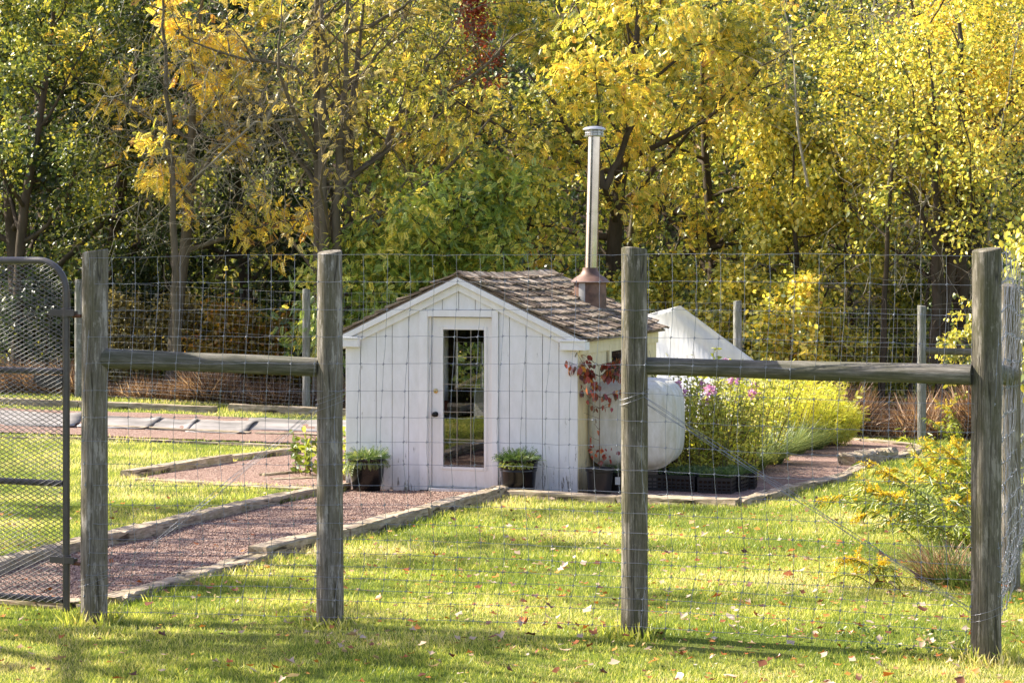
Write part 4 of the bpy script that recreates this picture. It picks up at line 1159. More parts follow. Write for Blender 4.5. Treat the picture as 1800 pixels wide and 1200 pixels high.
# shrubs
SG = "shrubs behind the far fence"
for i, (px, Y, h, s, lk, T, n, sz, lb, tm) in enumerate((
    (410, 46.6, 2.0, 1.1, 'org', T_LEAF, 4200, .10, "orange and yellow shrub above the left brace rail", .45),
    (500, 46.9, 1.7, .9, 'org', T_LEAF, 2600, .10, "golden shrub left of the thin far post by the second fence post", .35),
    (330, 47.2, 2.2, 1.2, 'brn', T_LEAF, 3800, .10, "brown-leaved shrub right of the first fence post", .35),
    (215, 47.3, 2.1, 1.3, 'brn', T_LEAF, 3800, .10, "dull reddish brown shrub beside the first fence post", .25),
    (80, 47.6, 2.3, 1.5, 'dgr', T_LEAF, 4500, .11, "dark green undergrowth shrub behind the gate", .4),
    (640, 46.5, 2.5, 1.2, 'grn', T_LEAF, 4200, .11, "green shrub just left of the shed roof edge", .6),
    (1190, 45.0, 3.4, 1.5, 'ygr', T_LEAF, 5600, .11, "yellow-green shrub between the stovepipe and the third fence post", .6),
    (1300, 44.0, 3.2, 1.4, 'ygr', T_LEAF, 5200, .11, "yellow shrub above the white cloth's right slope", .7),
    (1395, 42.6, 2.9, 1.2, 'yel', T_LEAF, 4200, .115, "bright yellow drooping shrub above the right brace rail", .35),
    (1470, 43.6, 2.4, 1.1, 'ygr', T_LEAF, 3600, .11, "yellow-green shrub right of the drooping yellow one", .55),
    (1705, 43.6, 1.6, .8, 'ygr', T_LEAF, 1600, .11, "leafy shrub left of the corner post top", .6),
    (1560, 45.6, 3.2, 1.3, 'ygr', T_LEAF, 3800, .12, "shaded yellow-green shrub behind the slender trunks", .45),
    (940, 46.8, 2.6, 1.5, 'ygr', T_LEAF, 4200, .11, "yellow-green shrub showing over the shed ridge", .5),
    (1080, 46.2, 2.8, 1.5, 'ygr', T_LEAF, 4200, .11, "yellow-green shrub at the foot of the stovepipe tree", .55),
    (540, 48.0, 3.0, 1.6, 'dgr', T_LEAF, 5000, .12, "dark shrub behind the second fence post", .45))):
    tree("shrub", lb, px, Y, h, s, .03, lk, T, n, sz, 200+i, 'twig', "shrub", SG, start=.04, nl=16, up=.5, sigma=.12, tmean=tm, nsub=4, ntwig=3)

# far-off wood behind: one mass
def mass():
    rng = np.random.default_rng(77)
    LV, LF, LT, TV, TF = [], [], [], [], []; lo = to = 0
    spots = []
    for row, (Y, n) in enumerate(((54, 15), (60, 16), (67, 16), (76, 18))):
        for i in range(n):
            spots.append(((i + .5 + rng.uniform(-.35, .35))/n * 2500 - 350, Y + rng.uniform(-2.5, 2.5), row))
    for (px, Y, row) in spots:
        x = (px - 900)/FPX*Y; z = tzf(x, Y); h = rng.uniform(7, 9.5)
        sk = grow(rng, (x, Y, z), h, rng.uniform(3.2, 4.6), rng.uniform(.1, .22), nl=10, start=.2 if row > 0 else .12, nsub=4, ntwig=3)
        V, F = skel_mesh(sk, 3); TV.append(V); TF.append(F + to); to += len(V)
        nn = (4600, 3800, 3200, 4200)[row]; C, D = crown_pts(sk, rng, nn, .17)
        V, F = place(C, D, .14*rng.uniform(.6, 1.3, nn), T_LEAF, rng); LV.append(V); LF.append(F + lo); lo += len(V)
        base_t = rng.uniform(.0, .72) if px > 500 else rng.uniform(.0, .45)  # low leaf tones darken the rear trees to imitate shaded gaps
        LT.append(np.repeat(np.clip(rng.normal(base_t, .18, nn), 0, 1), 2))
    # understorey
    n = 60000; Y = rng.uniform(49, 64, n); px = rng.uniform(-300, 2100, n); x = (px-900)/FPX*Y
    cl = np.sin(x*1.3)*np.sin(Y*.9 + x*.4)
    C = np.column_stack([x, Y, tz(x, Y) + np.abs(rng.normal(0, 1.0 + .5*cl, n))]); D = unit(rng.normal(0, 1, (n, 3)))
    V, F = place(C, D, .17*rng.uniform(.6, 1.3, n), T_LEAF, rng); LV.append(V); LF.append(F + lo)
    LT.append(np.repeat(np.clip(rng.normal(.26, .24, n), 0, 1), 2))
    m_leaf = leaf_mat("distant_wood_leaves", [(0, (.025, .05, .02)), (.3, (.10, .15, .04)), (.6, (.42, .46, .09)), (.87, (.86, .75, .16)), (1, (.75, .50, .12))], .32, .12)
    V1, F1 = np.concatenate(LV), np.concatenate(LF); V2, F2 = np.concatenate(TV), np.concatenate(TF)
    V = np.concatenate([V1, V2]); F = np.concatenate([F1, F2 + len(V1)])
    tone = np.concatenate([np.concatenate(LT), np.zeros(len(F2))]); mi = np.concatenate([np.zeros(len(F1)), np.ones(len(F2))])
    o = quads("distant_wood", V, F, [m_leaf, L['mid_bark']], tone=tone, mi=mi); tag(o, kind="stuff")
mass()

# bare vine tangle
def tangle(name, label, n, box, seed, Y, key='pale_twig', r=.008, L_=(1.0, 2.6)):
    rng = np.random.default_rng(seed); x0, y0, x1, y1 = box; sk = Skel()
    c = at((x0+x1)/2, (y0+y1)/2, Y); e = empty(name, (c.x, c.y, tzf(c.x, c.y)), 0, label, "vine"); o_ = np.array(e.location)
    for i in range(n):
        u, v = rng.beta(2, 2), rng.beta(1.6, 2); p = np.array(at(x0 + (x1-x0)*u, y0 + (y1-y0)*v, Y + rng.uniform(-.9, .9))) - o_
        d = rng.normal(0, 1, 3) * (1, .5, .8); ln = rng.uniform(*L_)
        pts, _ = sk.curve(p, d, ln, 8, rng, .32, -.09); sk.addseg(pts, r*rng.uniform(.5, 1.3), r*.35)
        for _ in range(2):
            k_ = rng.integers(1, 8); q, _d = sk.curve(pts[k_], rng.normal(0, 1, 3), ln*.35, 4, rng, .3, -.1); sk.addseg(q, r*.5, r*.3)
    A = np.array([s_[0] for s_ in sk.seg]); B = np.array([s_[1] for s_ in sk.seg])
    V, F = taper(A, B, np.array([s_[2] for s_ in sk.seg]), np.array([s_[3] for s_ in sk.seg]), 4)
    quads("stems", V, F, L[key], e, smooth=True); return e
tangle("bare_vine", "pale leafless vine tangle hanging between the left trunks", 330, (150, 30, 640, 430), 1, 45.6)
tangle("bare_vine", "sparse pale bare twigs hanging below the bright right tree", 120, (1480, 180, 1790, 520), 2, 43.2, r=.009)
tangle("bare_vine", "bare brown stems in the shade right of the white cloth", 90, (1250, 460, 1700, 690), 3, 43.5, 'mid_bark', .011, (.8, 1.8))
tangle("bare_vine", "bare twigs in the upper centre beside the red vine", 90, (640, 0, 900, 250), 4, 46.5, 'mid_bark', .010)
tangle("bare_vine", "grey bare twigs around the sky gap at the upper right", 80, (1330, 0, 1530, 330), 5, 46.5, 'pale_twig', .009)
def bough(label, pxs, Y, r0, seed, key='mid_bark'):
    rng = np.random.default_rng(seed); P = [np.array(at(*p, Y)) for p in pxs]; o_ = P[0]
    e = empty("bare_branch", P[0], 0, label, "branch"); sk = Skel(); pts = []
    for i in range(len(P)-1):
        for k_ in range(4): pts.append(P[i]*(1-k_/4) + P[i+1]*k_/4 + rng.normal(0, .02, 3) - o_)
    pts.append(P[-1] - o_); pts = np.array(pts); sk.big.append((pts, np.linspace(r0, r0*.25, len(pts))))
    for i in range(14):
        k_ = rng.integers(2, len(pts)); q, _ = sk.curve(pts[k_], (pts[k_]-pts[k_-1])*3 + rng.normal(0, .5, 3), rng.uniform(.4, 1.2), 4, rng, .2, .02); sk.addseg(q, r0*.25, .003)
    V, F = skel_mesh(sk); quads("wood", V, F, L[key], e, smooth=True)
bough("long grey branch sweeping from the multi-stemmed tree up to the right", [(600, 330), (680, 260), (760, 175), (850, 120), (905, 60)], 45.6, .07, 1)
bough("branch forking low and rising to the right below the long grey one", [(598, 440), (650, 330), (690, 225), (745, 130), (790, 70)], 45.7, .08, 2)
bough("upper branch running right from the multi-stemmed tree", [(605, 60), (660, 40), (720, 5), (770, -20)], 45.5, .06, 3)
bough("pale curved dead branch left of the multi-stemmed trunks", [(460, 230), (500, 150), (530, 70), (570, 0)], 45.2, .045, 4, 'pale_twig')
bough("pale dead branch drooping across the vine-hung trunk", [(540, 210), (450, 215), (370, 285), (270, 385)], 45.1, .04, 5, 'pale_twig')
bough("dark forked limb inside the low green tree", [(892, 470), (868, 400), (840, 360), (800, 340)], 44.6, .07, 6, 'dark_bark')
bough("thick dark limb forking from the trunk behind the stovepipe", [(1062, 330), (1048, 270), (1010, 245), (975, 180), (930, 130)], 45.4, .09, 7, 'dark_bark')
bough("dark limb rising right from the trunk behind the stovepipe", [(1066, 330), (1090, 270), (1120, 200), (1115, 100), (1100, 30)], 45.4, .08, 8, 'dark_bark')
bough("slanting dark limb in the bright right tree", [(1730, 250), (1760, 200), (1800, 150)], 43.0, .07, 9, 'dark_bark')


for i, (pxs, r0) in enumerate((([(1640, 640), (1648, 520), (1640, 420), (1600, 330)], .12), ([(1668, 650), (1664, 540), (1680, 430), (1740, 330), (1790, 240)], .13), ([(1700, 640), (1690, 500), (1688, 350), (1692, 200), (1686, 40)], .15))):
    bough(("left dark stem", "middle forking dark stem", "tallest straight dark stem")[i] + " below the bright right tree, beside the corner post", pxs, 42.6 + .3*i, r0, 20 + i, 'dark_bark')
bough("reddish brown vine-clad trunk left of the second fence post", [(312, 640), (308, 480), (302, 300), (290, 120), (285, -20)], 45.0, .10, 24)
bough("left trunk of the twin trunks rising above the second fence post", [(570, 640), (568, 440), (566, 250), (572, 90), (560, -20)], 44.9, .14, 25)
bough("right trunk of the twin trunks rising above the second fence post", [(592, 640), (590, 440), (596, 300), (606, 140), (612, -20)], 45.0, .13, 26)
for i, pxs in enumerate(([(1735, 430), (1750, 330), (1765, 200), (1790, 60)], [(1600, 420), (1640, 330), (1650, 230), (1640, 120)], [(1560, 330), (1575, 230), (1545, 130), (1530, 30)], [(1420, 330), (1400, 220), (1395, 110), (1380, 20)])):
    bough(("pale twiggy branch leaning at the right edge of the picture", "pale crooked branch in front of the bright right tree", "pale thin branch left of the bright right tree", "grey bare branch reaching to the sky gap")[i], pxs, 42.5 + .4*i, .035, 30 + i, 'pale_twig')

# ================================================================== dry grass, lawn
def blades(name, X, Y, H, key, rng, lean=.35, width=1.0, tone=None, T=T_BLADE, zoff=0.0):
    n = len(X); C = np.column_stack([X, Y, tz(X, Y) + zoff]); D = np.column_stack([rng.normal(0, lean, n), rng.normal(0, lean, n), np.ones(n)])
    y = unit(D); a = rng.uniform(0, 2*math.pi, n); z = np.column_stack([np.cos(a), np.sin(a), np.zeros(n)]); z = unit(z - (z*y).sum(1, keepdims=True)*y); x = np.cross(y, z)
    tv, tf = T; tvs = tv[None]*np.stack([width*np.ones(n), np.ones(n), np.ones(n)*rng.uniform(.5, 2.2, n)], 1)[:, None, :]
    V = np.einsum('nij,nkj->nki', np.stack([x, y, z], 2), tvs)*np.asarray(H)[:, None, None] + C[:, None]
    F = tf[None] + (np.arange(n)*len(tv))[:, None, None]
    if tone is None: tone = np.clip(rng.normal(.5, .22, n), 0, 1)
    o = quads(name, V.reshape(-1, 3), F.reshape(-1, tf.shape[1]), L[key], tone=np.repeat(tone, len(tf)))
    return o
rng = np.random.default_rng(21)
n = 26000; px = rng.uniform(-150, 660, n); Y = 45.6 + .0*px + np.abs(rng.normal(0, 1.0, n)) - (px+150)/810*2.2 + .5
o = blades("dry_grass_left", (px-900)/FPX*Y, Y, rng.uniform(.15, .62, n)*(1 + .35*np.sin(px*.021) + .25*np.sin(px*.053 + 1)), 'dry', rng, .75, .8, np.clip(rng.normal(.38, .25, n) + .15*np.sin(px*.03 + Y*2), 0, 1)); tag(o, kind="stuff"); o.name = "dry_grass"
n = 26000; px = rng.uniform(1180, 1900, n); Y = 40.6 + np.abs(rng.normal(0, 1.6, n)) - (px-1180)/720*1.6
o = blades("dry_grass", (px-900)/FPX*Y, Y, rng.uniform(.15, .95, n)*(1 + .3*np.sin(px*.019) + .25*np.sin(px*.047 + 1)), 'dry', rng, .75, .8, np.clip(rng.normal(.48, .26, n) + .15*np.sin(px*.03 + Y*2), 0, 1)); tag(o, kind="stuff")

def patch(x, y):
    return (np.sin(x*1.9 + .6*y) + np.sin(x*.8 - y*1.3 + 2) + np.sin(y*3.1 + x*.5)*.7 + np.sin(x*4.3 + y*2.2)*.4)/3.1
def lawn():
    rng = np.random.default_rng(5); Xs, Ys, Hs = [], [], []
    bands = ((11.2, 13.2, 90000, .038), (13.2, 15.5, 90000, .042), (15.5, 19, 90000, .048), (19, 25, 110000, .055), (25, 34, 90000, .065), (34, 46.5, 60000, .08))
    for y0, y1, n, h in bands:
        y = rng.uniform(y0, y1, n*2); hw = y1*.245 + .3; x = rng.uniform(-hw, hw, n*2)
        ok = np.ones(len(x), bool)
        for P in POLYS + [SHEDP]: ok &= ~inpoly(x, y, P)
        x, y = x[ok][:n], y[ok][:n]; Xs.append(x); Ys.append(y); Hs.append(.7*h*rng.uniform(.4, 1.35, len(x)))
    # taller tufts along timbers
    for P in (POLY_MAIN, POLY_RIGHT, POLY_BRANCH):
        m = len(P)
        for i in range(m):
            a, b = P[i], P[(i+1) % m]; ln = (b-a).length; k_ = int(ln*420)
            t = rng.uniform(0, 1, k_); x = a.x + (b.x-a.x)*t + rng.normal(0, .10, k_); y = a.y + (b.y-a.y)*t + rng.normal(0, .10, k_)
            ok = np.ones(k_, bool)
            for Q in POLYS + [SHEDP]: ok &= ~inpoly(x, y, Q)
            Xs.append(x[ok]); Ys.append(y[ok]); Hs.append(rng.uniform(.03, .085, ok.sum()))
    for (fx, fy) in FP:
        a = rng.uniform(0, 6.28, 260); r_ = rng.uniform(.09, .2, 260); Xs.append(fx + r_*np.cos(a)); Ys.append(fy + r_*np.sin(a)); Hs.append(rng.uniform(.05, .11, 260))
    X, Y, H = map(np.concatenate, (Xs, Ys, Hs))
    # bare spots around posts
    bare = np.zeros(len(X)); 
    for (cx_, cy_, sx_, sy_) in ((-2.2, 13.95, .8, .12), (1.15, 13.1, .7, .18), (-.9, 13.6, .4, .12)): bare += np.exp(-((X-cx_)/sx_)**2 - ((Y-cy_)/sy_)**2)
    keep = rng.uniform(0, 1, len(X)) > bare*.85; X, Y, H = X[keep], Y[keep], H[keep]
    tone = np.clip(.50 + .30*patch(X, Y) + .10*np.sin(X*9 + 2*np.sin(Y*7))*np.sin(Y*8.3 + X*2) + rng.normal(0, .2, len(X)) + .12*(Y > 25)*(X < 0) + .1*(Y < 12.6), 0, 1)  # rear-left lawn toned paler to stand in for sun on it
    H *= 1 + .35*patch(X*2.2, Y*2.2)
    wd = 2.4 + (Y - 12)*.05
    o = blades("lawn_grass", X, Y, H, 'grass', rng, .45, 1.0, tone); tag(o, kind="stuff")
    return X, Y
T_BLADE_FAT = (T_BLADE[0]*np.array([[2.6, 1, 1]]), T_BLADE[1])
T_BLADE = T_BLADE_FAT if False else T_BLADE
_T = T_BLADE; 
def _b(*a, **k): return None
blades.__defaults__ = (.35, 1.0, None, T_BLADE_FAT, 0.0)
lawn()

# fallen leaves
T_FALL = (np.array([(0,-.5,0),(.28,-.2,.06),(.5,.05,.14),(.22,.2,.05),(.1,.55,.1),(-.18,.25,.04),(-.5,.1,.12),(-.26,-.22,.03)], float), np.array([(0,1,2,3),(0,3,4,5),(0,5,6,7)]))
def fallen():
    rng = np.random.default_rng(8); n = 4300
    y = 11.6 + rng.beta(1.1, 1.5, n)*15; x = rng.uniform(-1, 1, n)*y*.24
    dn = .35 + .65/(1 + np.exp(-(x + .5)*1.2)); keep = rng.uniform(0, 1, n) < dn; x, y = x[keep], y[keep]
    ok = ~inpoly(x, y, SHEDP); on = np.zeros(len(x), bool)
    for P in POLYS: on |= inpoly(x, y, P)
    ok &= ~on | (rng.uniform(0, 1, len(x)) < .22); x, y, on = x[ok], y[ok], on[ok]; n = len(x)
    s = rng.uniform(.014, .043, n)*(1 + (rng.uniform(0, 1, n) < .15)*.5); C = np.column_stack([x, y, tz(x, y) + np.where(on, .022, .03 + rng.uniform(0, .012, n))])
    size_px = s/y; order = np.argsort(-size_px); K_ = 300
    tone = rng.uniform(0, 1, n)
    kinds = ((0, .22, "brown"), (.22, .55, "orange"), (.62, 1.01, "pale tan"))
    # largest ones as individuals
    meshes = {}
    for kn, (a, b_, nm) in enumerate(kinds):
        for v in range(4):
            V, F = T_FALL; V = V*np.array([[1, 1, 1 + v*.8]]) + rng.normal(0, .04, V.shape)
            o = quads("fallen_leaf", V, F, L['fallen'], tone=np.full(len(F), (a + b_)/2 + rng.uniform(-.12, .12))); o.hide_render = False
            meshes[(kn, v)] = o.data; bpy.data.objects.remove(o)
    for q in order[:K_]:
        kn = 0 if tone[q] < .22 else (1 if tone[q] < .50 else 2)
        o = bpy.data.objects.new("fallen_leaf", meshes[(kn, int(rng.integers(0, 4)))]); o.location = C[q]; o.scale = (s[q]*1.35,)*3
        o.rotation_euler = (rng.normal(0, .3), rng.normal(0, .3), rng.uniform(0, 6.28)); col.objects.link(o)
        tag(o, kinds[kn][2] + " fallen leaf lying in the grass of the lawn", "leaf", kinds[kn][2] + " fallen leaves on the lawn")
    q = order[K_:]; m = len(q); D = np.column_stack([rng.normal(0, 1, m), rng.normal(0, 1, m), rng.normal(0, .2, m)])
    V, F = place(C[q], D, s[q]*1.3, T_FALL, rng, .25)
    o = quads("leaf_litter", V, F, L['fallen'], tone=np.repeat(tone[q], 3)); tag(o, kind="stuff")
fallen()

# ================================================================== garden plants
def clump(name, label, cat, c, n, h, rad, lk, seed, T=T_BLADE_FAT, lean=.4, group=None, part="blades", curve=1.0):
    """arching blades from a base, as one plant"""
    rng = np.random.default_rng(seed); e = empty(name, (c[0], c[1], tzf(c[0], c[1])), 0, label, cat, group)
    a = rng.uniform(0, 6.28, n); r_ = rad*np.sqrt(rng.uniform(0, 1, n))*.45; ln = h*rng.uniform(.55, 1.1, n); le = lean*rng.uniform(.2, 1.3, n)
    segs = 5; V = []; base = np.column_stack([r_*np.cos(a), r_*np.sin(a), np.zeros(n)]); az = a + rng.normal(0, .5, n)
    d = np.column_stack([np.cos(az), np.sin(az)]); side = np.column_stack([-np.sin(az), np.cos(az), np.zeros(n)])
    for k_ in range(segs + 1):
        t = k_/segs; out_ = ln*le*(t + curve*t*t*.8); zz = ln*(t - .35*curve*le*t*t*1.2)
        p = base + np.column_stack([d[:, 0]*out_, d[:, 1]*out_, np.maximum(zz, 0)]); wdt = .0065*(1 - t*.85)*np.ones(n)*(.6 + h)
        V += [p - side*wdt[:, None], p + side*wdt[:, None]]
    V = np.stack(V, 1); f = np.array([(2*k_, 2*k_+1, 2*k_+3, 2*k_+2) for k_ in range(segs)]); F = f[None] + (np.arange(n)*2*(segs+1))[:, None, None]
    quads(part, V.reshape(-1, 3), F.reshape(-1, 4), L[lk], e, tone=np.repeat(np.clip(rng.normal(.5, .25, n), 0, 1), segs)); return e
def stemplant(name, label, cat, c, n, h, rad, lk, seed, T=T_NARROW, lsize=.09, lpers=26, lean=.18, flowers=None, nf=3, group=None, fsize=.05, start=.1, tm=.5, bias=(0, 0), stemkey='twig', arch=.0, sz=0):
    rng = np.random.default_rng(seed); z0 = tzf(c[0], c[1]) + sz; e = empty(name, (c[0], c[1], z0), 0, label, cat, group); sk = Skel(); C, D, FC = [], [], []
    for i in range(n):
        a = rng.uniform(0, 6.28); r_ = rad*math.sqrt(rng.uniform(0, 1)); b_ = np.array([r_*math.cos(a), r_*math.sin(a), 0])
        d = np.array([math.cos(a)*lean*rng.uniform(0, 1.5) + bias[0]*rng.uniform(.5, 1.4), math.sin(a)*lean*rng.uniform(0, 1.5) + bias[1], 1.0]); ln = h*rng.uniform(.65, 1.08)
        pts, _ = sk.curve(b_, d, ln, 8, rng, .06, -arch); sk.addseg(pts, .006, .003)
        for k_ in range(lpers):
            u = (start + (1-start)*rng.uniform(0, 1))*7.99; kk = int(u); p = pts[kk]*(1-(u-kk)) + pts[kk+1]*(u-kk); C.append(p); t_ = pts[kk+1]-pts[kk]; t_ /= np.linalg.norm(t_)
            D.append(t_*.45 + rng.normal(0, .6, 3)*(1, 1, .5) + (0, 0, -.15))
        if flowers and i < nf: FC.append(pts[-1])
    V, F = skel_mesh2(sk); quads("stems", V, F, L[stemkey], e)
    C = np.array(C); leafobj("foliage", C, np.array(D), lsize*rng.uniform(.6, 1.3, len(C)), T, L[lk], e, rng, tone=np.clip(rng.normal(tm, .25, len(C)), 0, 1))
    for p in FC:
        m = 46; d = unit(rng.normal(0, 1, (m, 3)) + (0, 0, .3)); leafobj("flower", p + d*fsize*.5, d, fsize*rng.uniform(.5, 1.1, m), T_LEAF, L[flowers], e, rng)
    return e
def skel_mesh2(sk):
    return taper(np.array([s_[0] for s_ in sk.seg]), np.array([s_[1] for s_ in sk.seg]), np.array([s_[2] for s_ in sk.seg]), np.array([s_[3] for s_ in sk.seg]), 4)
FG = "flowering plants in the bed right of the tank"
fl = [(1212, 790, 28.2, 1.2, "tall pink-flowered plant just right of the tank"), (1255, 800, 28.4, 1.4, "pink-flowered plant whose bloom stands above the right brace rail"),
      (1290, 795, 29.4, 1.3, "leafy plant with a lilac bloom below the rail, second clump from the tank"), (1325, 790, 30.6, 1.25, "pale-flowered plant beside the yellow feathery mound"),
      (1235, 810, 27.6, 1.0, "yellow-leaved plant behind the black crates"), (1290, 805, 28.4, 1.0, "yellow-leaved plant right of the crates"), (1350, 785, 32.0, 1.15, "white-flowered plant in front of the feathery mound"),
      (1195, 780, 29.5, 1.45, "dark-stemmed tall plant between the tank and the shed's back corner")]
for i, (px, py, Y, h, lb) in enumerate(fl):
    x = (px-900)/FPX*Y; stemplant("flowering_plant", lb, "plant", (x, Y), 26, h*1.15, .34, 'flower_leaf', 300+i, T=T_MID, lsize=.075, lpers=46, lean=.22, flowers='pink', nf=(2 if i in (0, 1, 2, 3) else 0), group=FG, fsize=.055, start=.04, tm=.6 if i != 7 else .3)
# single tall blooms above the rail
for i, (px, py, lb) in enumerate(((1152, 628, "single dark purple bloom on a stem in front of the cloth near the third post"), (1278, 628, "pair of pink blooms standing highest above the rail"), (1165, 640, "faint pink bloom just above the rail near the third post"))):
    Y = 27.0 + i*.3; p = at(px, py, Y); stemplant("pink_flower_plant", lb, "flower", (p.x, p.y), 3, p.z - tzf(p.x, p.y), .04, 'flower_leaf', 330+i, lsize=.07, lpers=40, lean=.03, flowers='pink', nf=2, fsize=.07, tm=.35)
for i, (px, Y, h, rad, lb) in enumerate(((1372, 35.0, 1.15, .62, "yellow feathery plant mound, left part below the rail"), (1420, 36.0, 1.02, .66, "bright yellow feathery plant mound ending the flower bed"), (1462, 36.4, .62, .45, "low yellow feathery plant at the right end of the mound"))):
    stemplant("feathery_plant", lb, "plant", ((px-900)/FPX*Y, Y), 90, h*1.15, rad*.55, 'asp', 350+i, T=T_SPRIG, lsize=.11, lpers=56, lean=.42, group="yellow feathery plants in the flower bed", start=.12, tm=.6, stemkey='twig')
for i, (px, py, h, lb) in enumerate(((1345, 818, .62, "arching blue-green grass clump at the path's edge, nearest"), (1385, 800, .66, "arching blue-green grass clump below the feathery plants"), (1420, 792, .5, "smaller dark grass clump at the back of the path"), (1310, 830, .5, "short grass tuft right of the black crates"))):
    p = g(px, py); clump("grass_clump", lb, "grass", (p.x, p.y + .25), 900, h, .6, 'reed', 360+i, group="grass clumps along the right path", lean=.75)
for i, (px, py, h, lb) in enumerate(((1275, 838, .62, "stand of yellow upright stems behind the crates"), (1245, 832, .58, "yellow stems rising behind the empty nursery pot"))):
    p = g(px, py); clump("yellow_stems", lb, "plant", (p.x, p.y + .3), 340, h*1.25, .55, 'asp', 370+i, lean=.16)
p = g(1195, 825); clump("dry_tuft", "brown dry tuft at the foot of the tank", "plant", (p.x + .0, p.y - .9), 420, .38, .34, 'dry', 375, lean=.6)

# leafy shrub left of the shed
p = g(552, 838); stemplant("leafy_shrub", "low broad-leaved shrub at the shed's left corner behind the second post", "shrub", (p.x, p.y + .25), 22, .62, .30, 'flower_leaf', 380, T=T_LEAF, lsize=.10, lpers=18, lean=.5, tm=.02)
p = g(604, 850); stemplant("leafy_shrub", "yellow-green leafy stems against the left corner of the shed", "shrub", (p.x - .05, p.y + .4), 12, 1.0, .12, 'flower_leaf', 381, T=T_LEAF, lsize=.09, lpers=14, lean=.1, tm=.45)

# goldenrod and weeds by the corner post
def goldenrod(label, c, n, h, seed, bias, plume=True, arch=.09, lsz=.11):
    rng = np.random.default_rng(seed); e = empty("goldenrod", (c[0], c[1], tzf(*c)), 0, label, "wildflower"); sk = Skel(); C, D, P, PD = [], [], [], []
    for i in range(n):
        b_ = np.array([rng.normal(0, .16), rng.normal(0, .22), 0]); d = np.array([bias*rng.uniform(.4, 1.6), rng.normal(-.05, .35), 1.0]); ln = h*rng.uniform(.6, 1.1)
        pts, _ = sk.curve(b_, d, ln, 10, rng, .05, -arch); sk.addseg(pts, .005, .0025)
        for k_ in range(54):
            u = (.12 + .86*k_/54)*9.99; kk = int(u); p = pts[kk]*(1-(u-kk)) + pts[kk+1]*(u-kk); t_ = pts[kk+1]-pts[kk]; t_ /= np.linalg.norm(t_)
            s_ = np.cross(t_, (0, 0, 1)); s_ /= np.linalg.norm(s_) + 1e-6; C.append(p); D.append(t_*.5 + s_*rng.choice([-1, 1])*rng.uniform(.3, 1) + (0, 0, rng.uniform(-.9, .1)))
        if plume and rng.uniform() < .38:
            for _ in range(7):
                k_ = rng.integers(7, 10); q, _d = sk.curve(pts[k_], (pts[k_+0]-pts[k_-1])*2 + rng.normal(0, .12, 3), rng.uniform(.08, .2), 4, rng, .12, -.1); sk.addseg(q, .002, .001)
                for w_ in range(70):
                    u = rng.uniform(0, 3.99); kk = int(u); P.append(q[kk]*(1-(u-kk)) + q[kk+1]*(u-kk) + rng.normal(0, .008, 3)); PD.append(rng.normal(0, 1, 3) + (0, 0, .5))
    V, F = skel_mesh2(sk); quads("stems", V, F, L['twig'], e); C = np.array(C)
    leafobj("foliage", C, np.array(D), lsz*rng.uniform(.6, 1.2, len(C)), T_NARROW, L['flower_leaf'], e, rng, tone=np.clip(rng.normal(.27, .2, len(C)), 0, 1))
    if P: P = np.array(P); leafobj("plume", P, np.array(PD), .017*rng.uniform(.6, 1.3, len(P)), T_LEAF, L['gold'], e, rng)
def gp(px, py): q = g(px, py); return (q.x, q.y)
goldenrod("large arching goldenrod leaning left from beside the corner post", gp(1725, 985), 24, 1.4, 1, -.75)
goldenrod("yellow-plumed goldenrod stems reaching furthest left over the lawn", gp(1690, 930), 10, 1.5, 2, -.95)
goldenrod("goldenrod clump farther back along the side fence", gp(1720, 890), 20, .9, 3, -.5)
goldenrod("paler goldenrod at the back of the lawn near the path's bend", gp(1690, 850), 12, .65, 6, -.35)
goldenrod("low goldenrod spray with bright yellow plumes bending to the grass", gp(1560, 1030), 7, .5, 4, -.55, True, .16, .06)
goldenrod("yellow wildflower in the dry grass left of the corner post", ((1690-900)/FPX*38.0, 38.0), 8, .9, 5, -.2)
clump("weed_grass", "long coarse green grass beside the corner post's left side", "grass", gp(1715, 960), 420, .6, .7, 'reed', 390, lean=.7)
clump("weed_grass", "coarse green grass at the foot of the corner post", "grass", gp(1700, 1030), 320, .42, .6, 'reed', 391, lean=.8)
clump("dry_tuft", "straw-coloured dead grass tuft beneath the goldenrod", "plant", gp(1655, 1022), 420, .34, .42, 'dry', 392, lean=.9)
_cl = stemplant("clover_patch", "low green clover patch under the wire right of centre", "plant", gp(1590, 1128), 70, .05, .42, 'potgreen', 393, T=T_LEAF, lsize=.024, lpers=8, lean=.8, tm=.6)
for _o in [o_ for o_ in _cl.children if o_.name.startswith('stems')]: bpy.data.objects.remove(_o)
# vines on the side fence
def vine(label, pts, n, seed, lsz=.085, tm=.45, lk='ygr'):
    rng = np.random.default_rng(seed); o_ = np.array((pts[0][0], pts[0][1], tzf(pts[0][0], pts[0][1]))); e = empty("climbing_vine", o_, 0, label, "vine"); sk = Skel(); C, D = [], []
    for i in range(n):
        a = pts[rng.integers(0, len(pts))]; p = np.array([a[0] + .08 + rng.normal(0, .10), a[1] + rng.normal(0, .5), a[2] + rng.normal(0, .22)]) - o_
        q, _ = sk.curve(p, rng.normal(0, 1, 3), rng.uniform(.25, .5), 6, rng, .3, -.18); sk.addseg(q, .004, .002)
        for w_ in range(16):
            u = rng.uniform(0, 5.99); kk = int(u); C.append(q[kk]*(1-(u-kk)) + q[kk+1]*(u-kk) + rng.normal(0, .03, 3)); D.append(rng.normal(0, .6, 3) + (-.2, -.3, -.8))
    V, F = skel_mesh2(sk); quads("stems", V, F, L['twig'], e); C = np.array(C)
    leafobj("foliage", C, np.array(D), lsz*rng.uniform(.5, 1.3, len(C)), T_LEAF, L[lk], e, rng, tone=np.clip(rng.normal(tm, .22, len(C)), 0, 1))
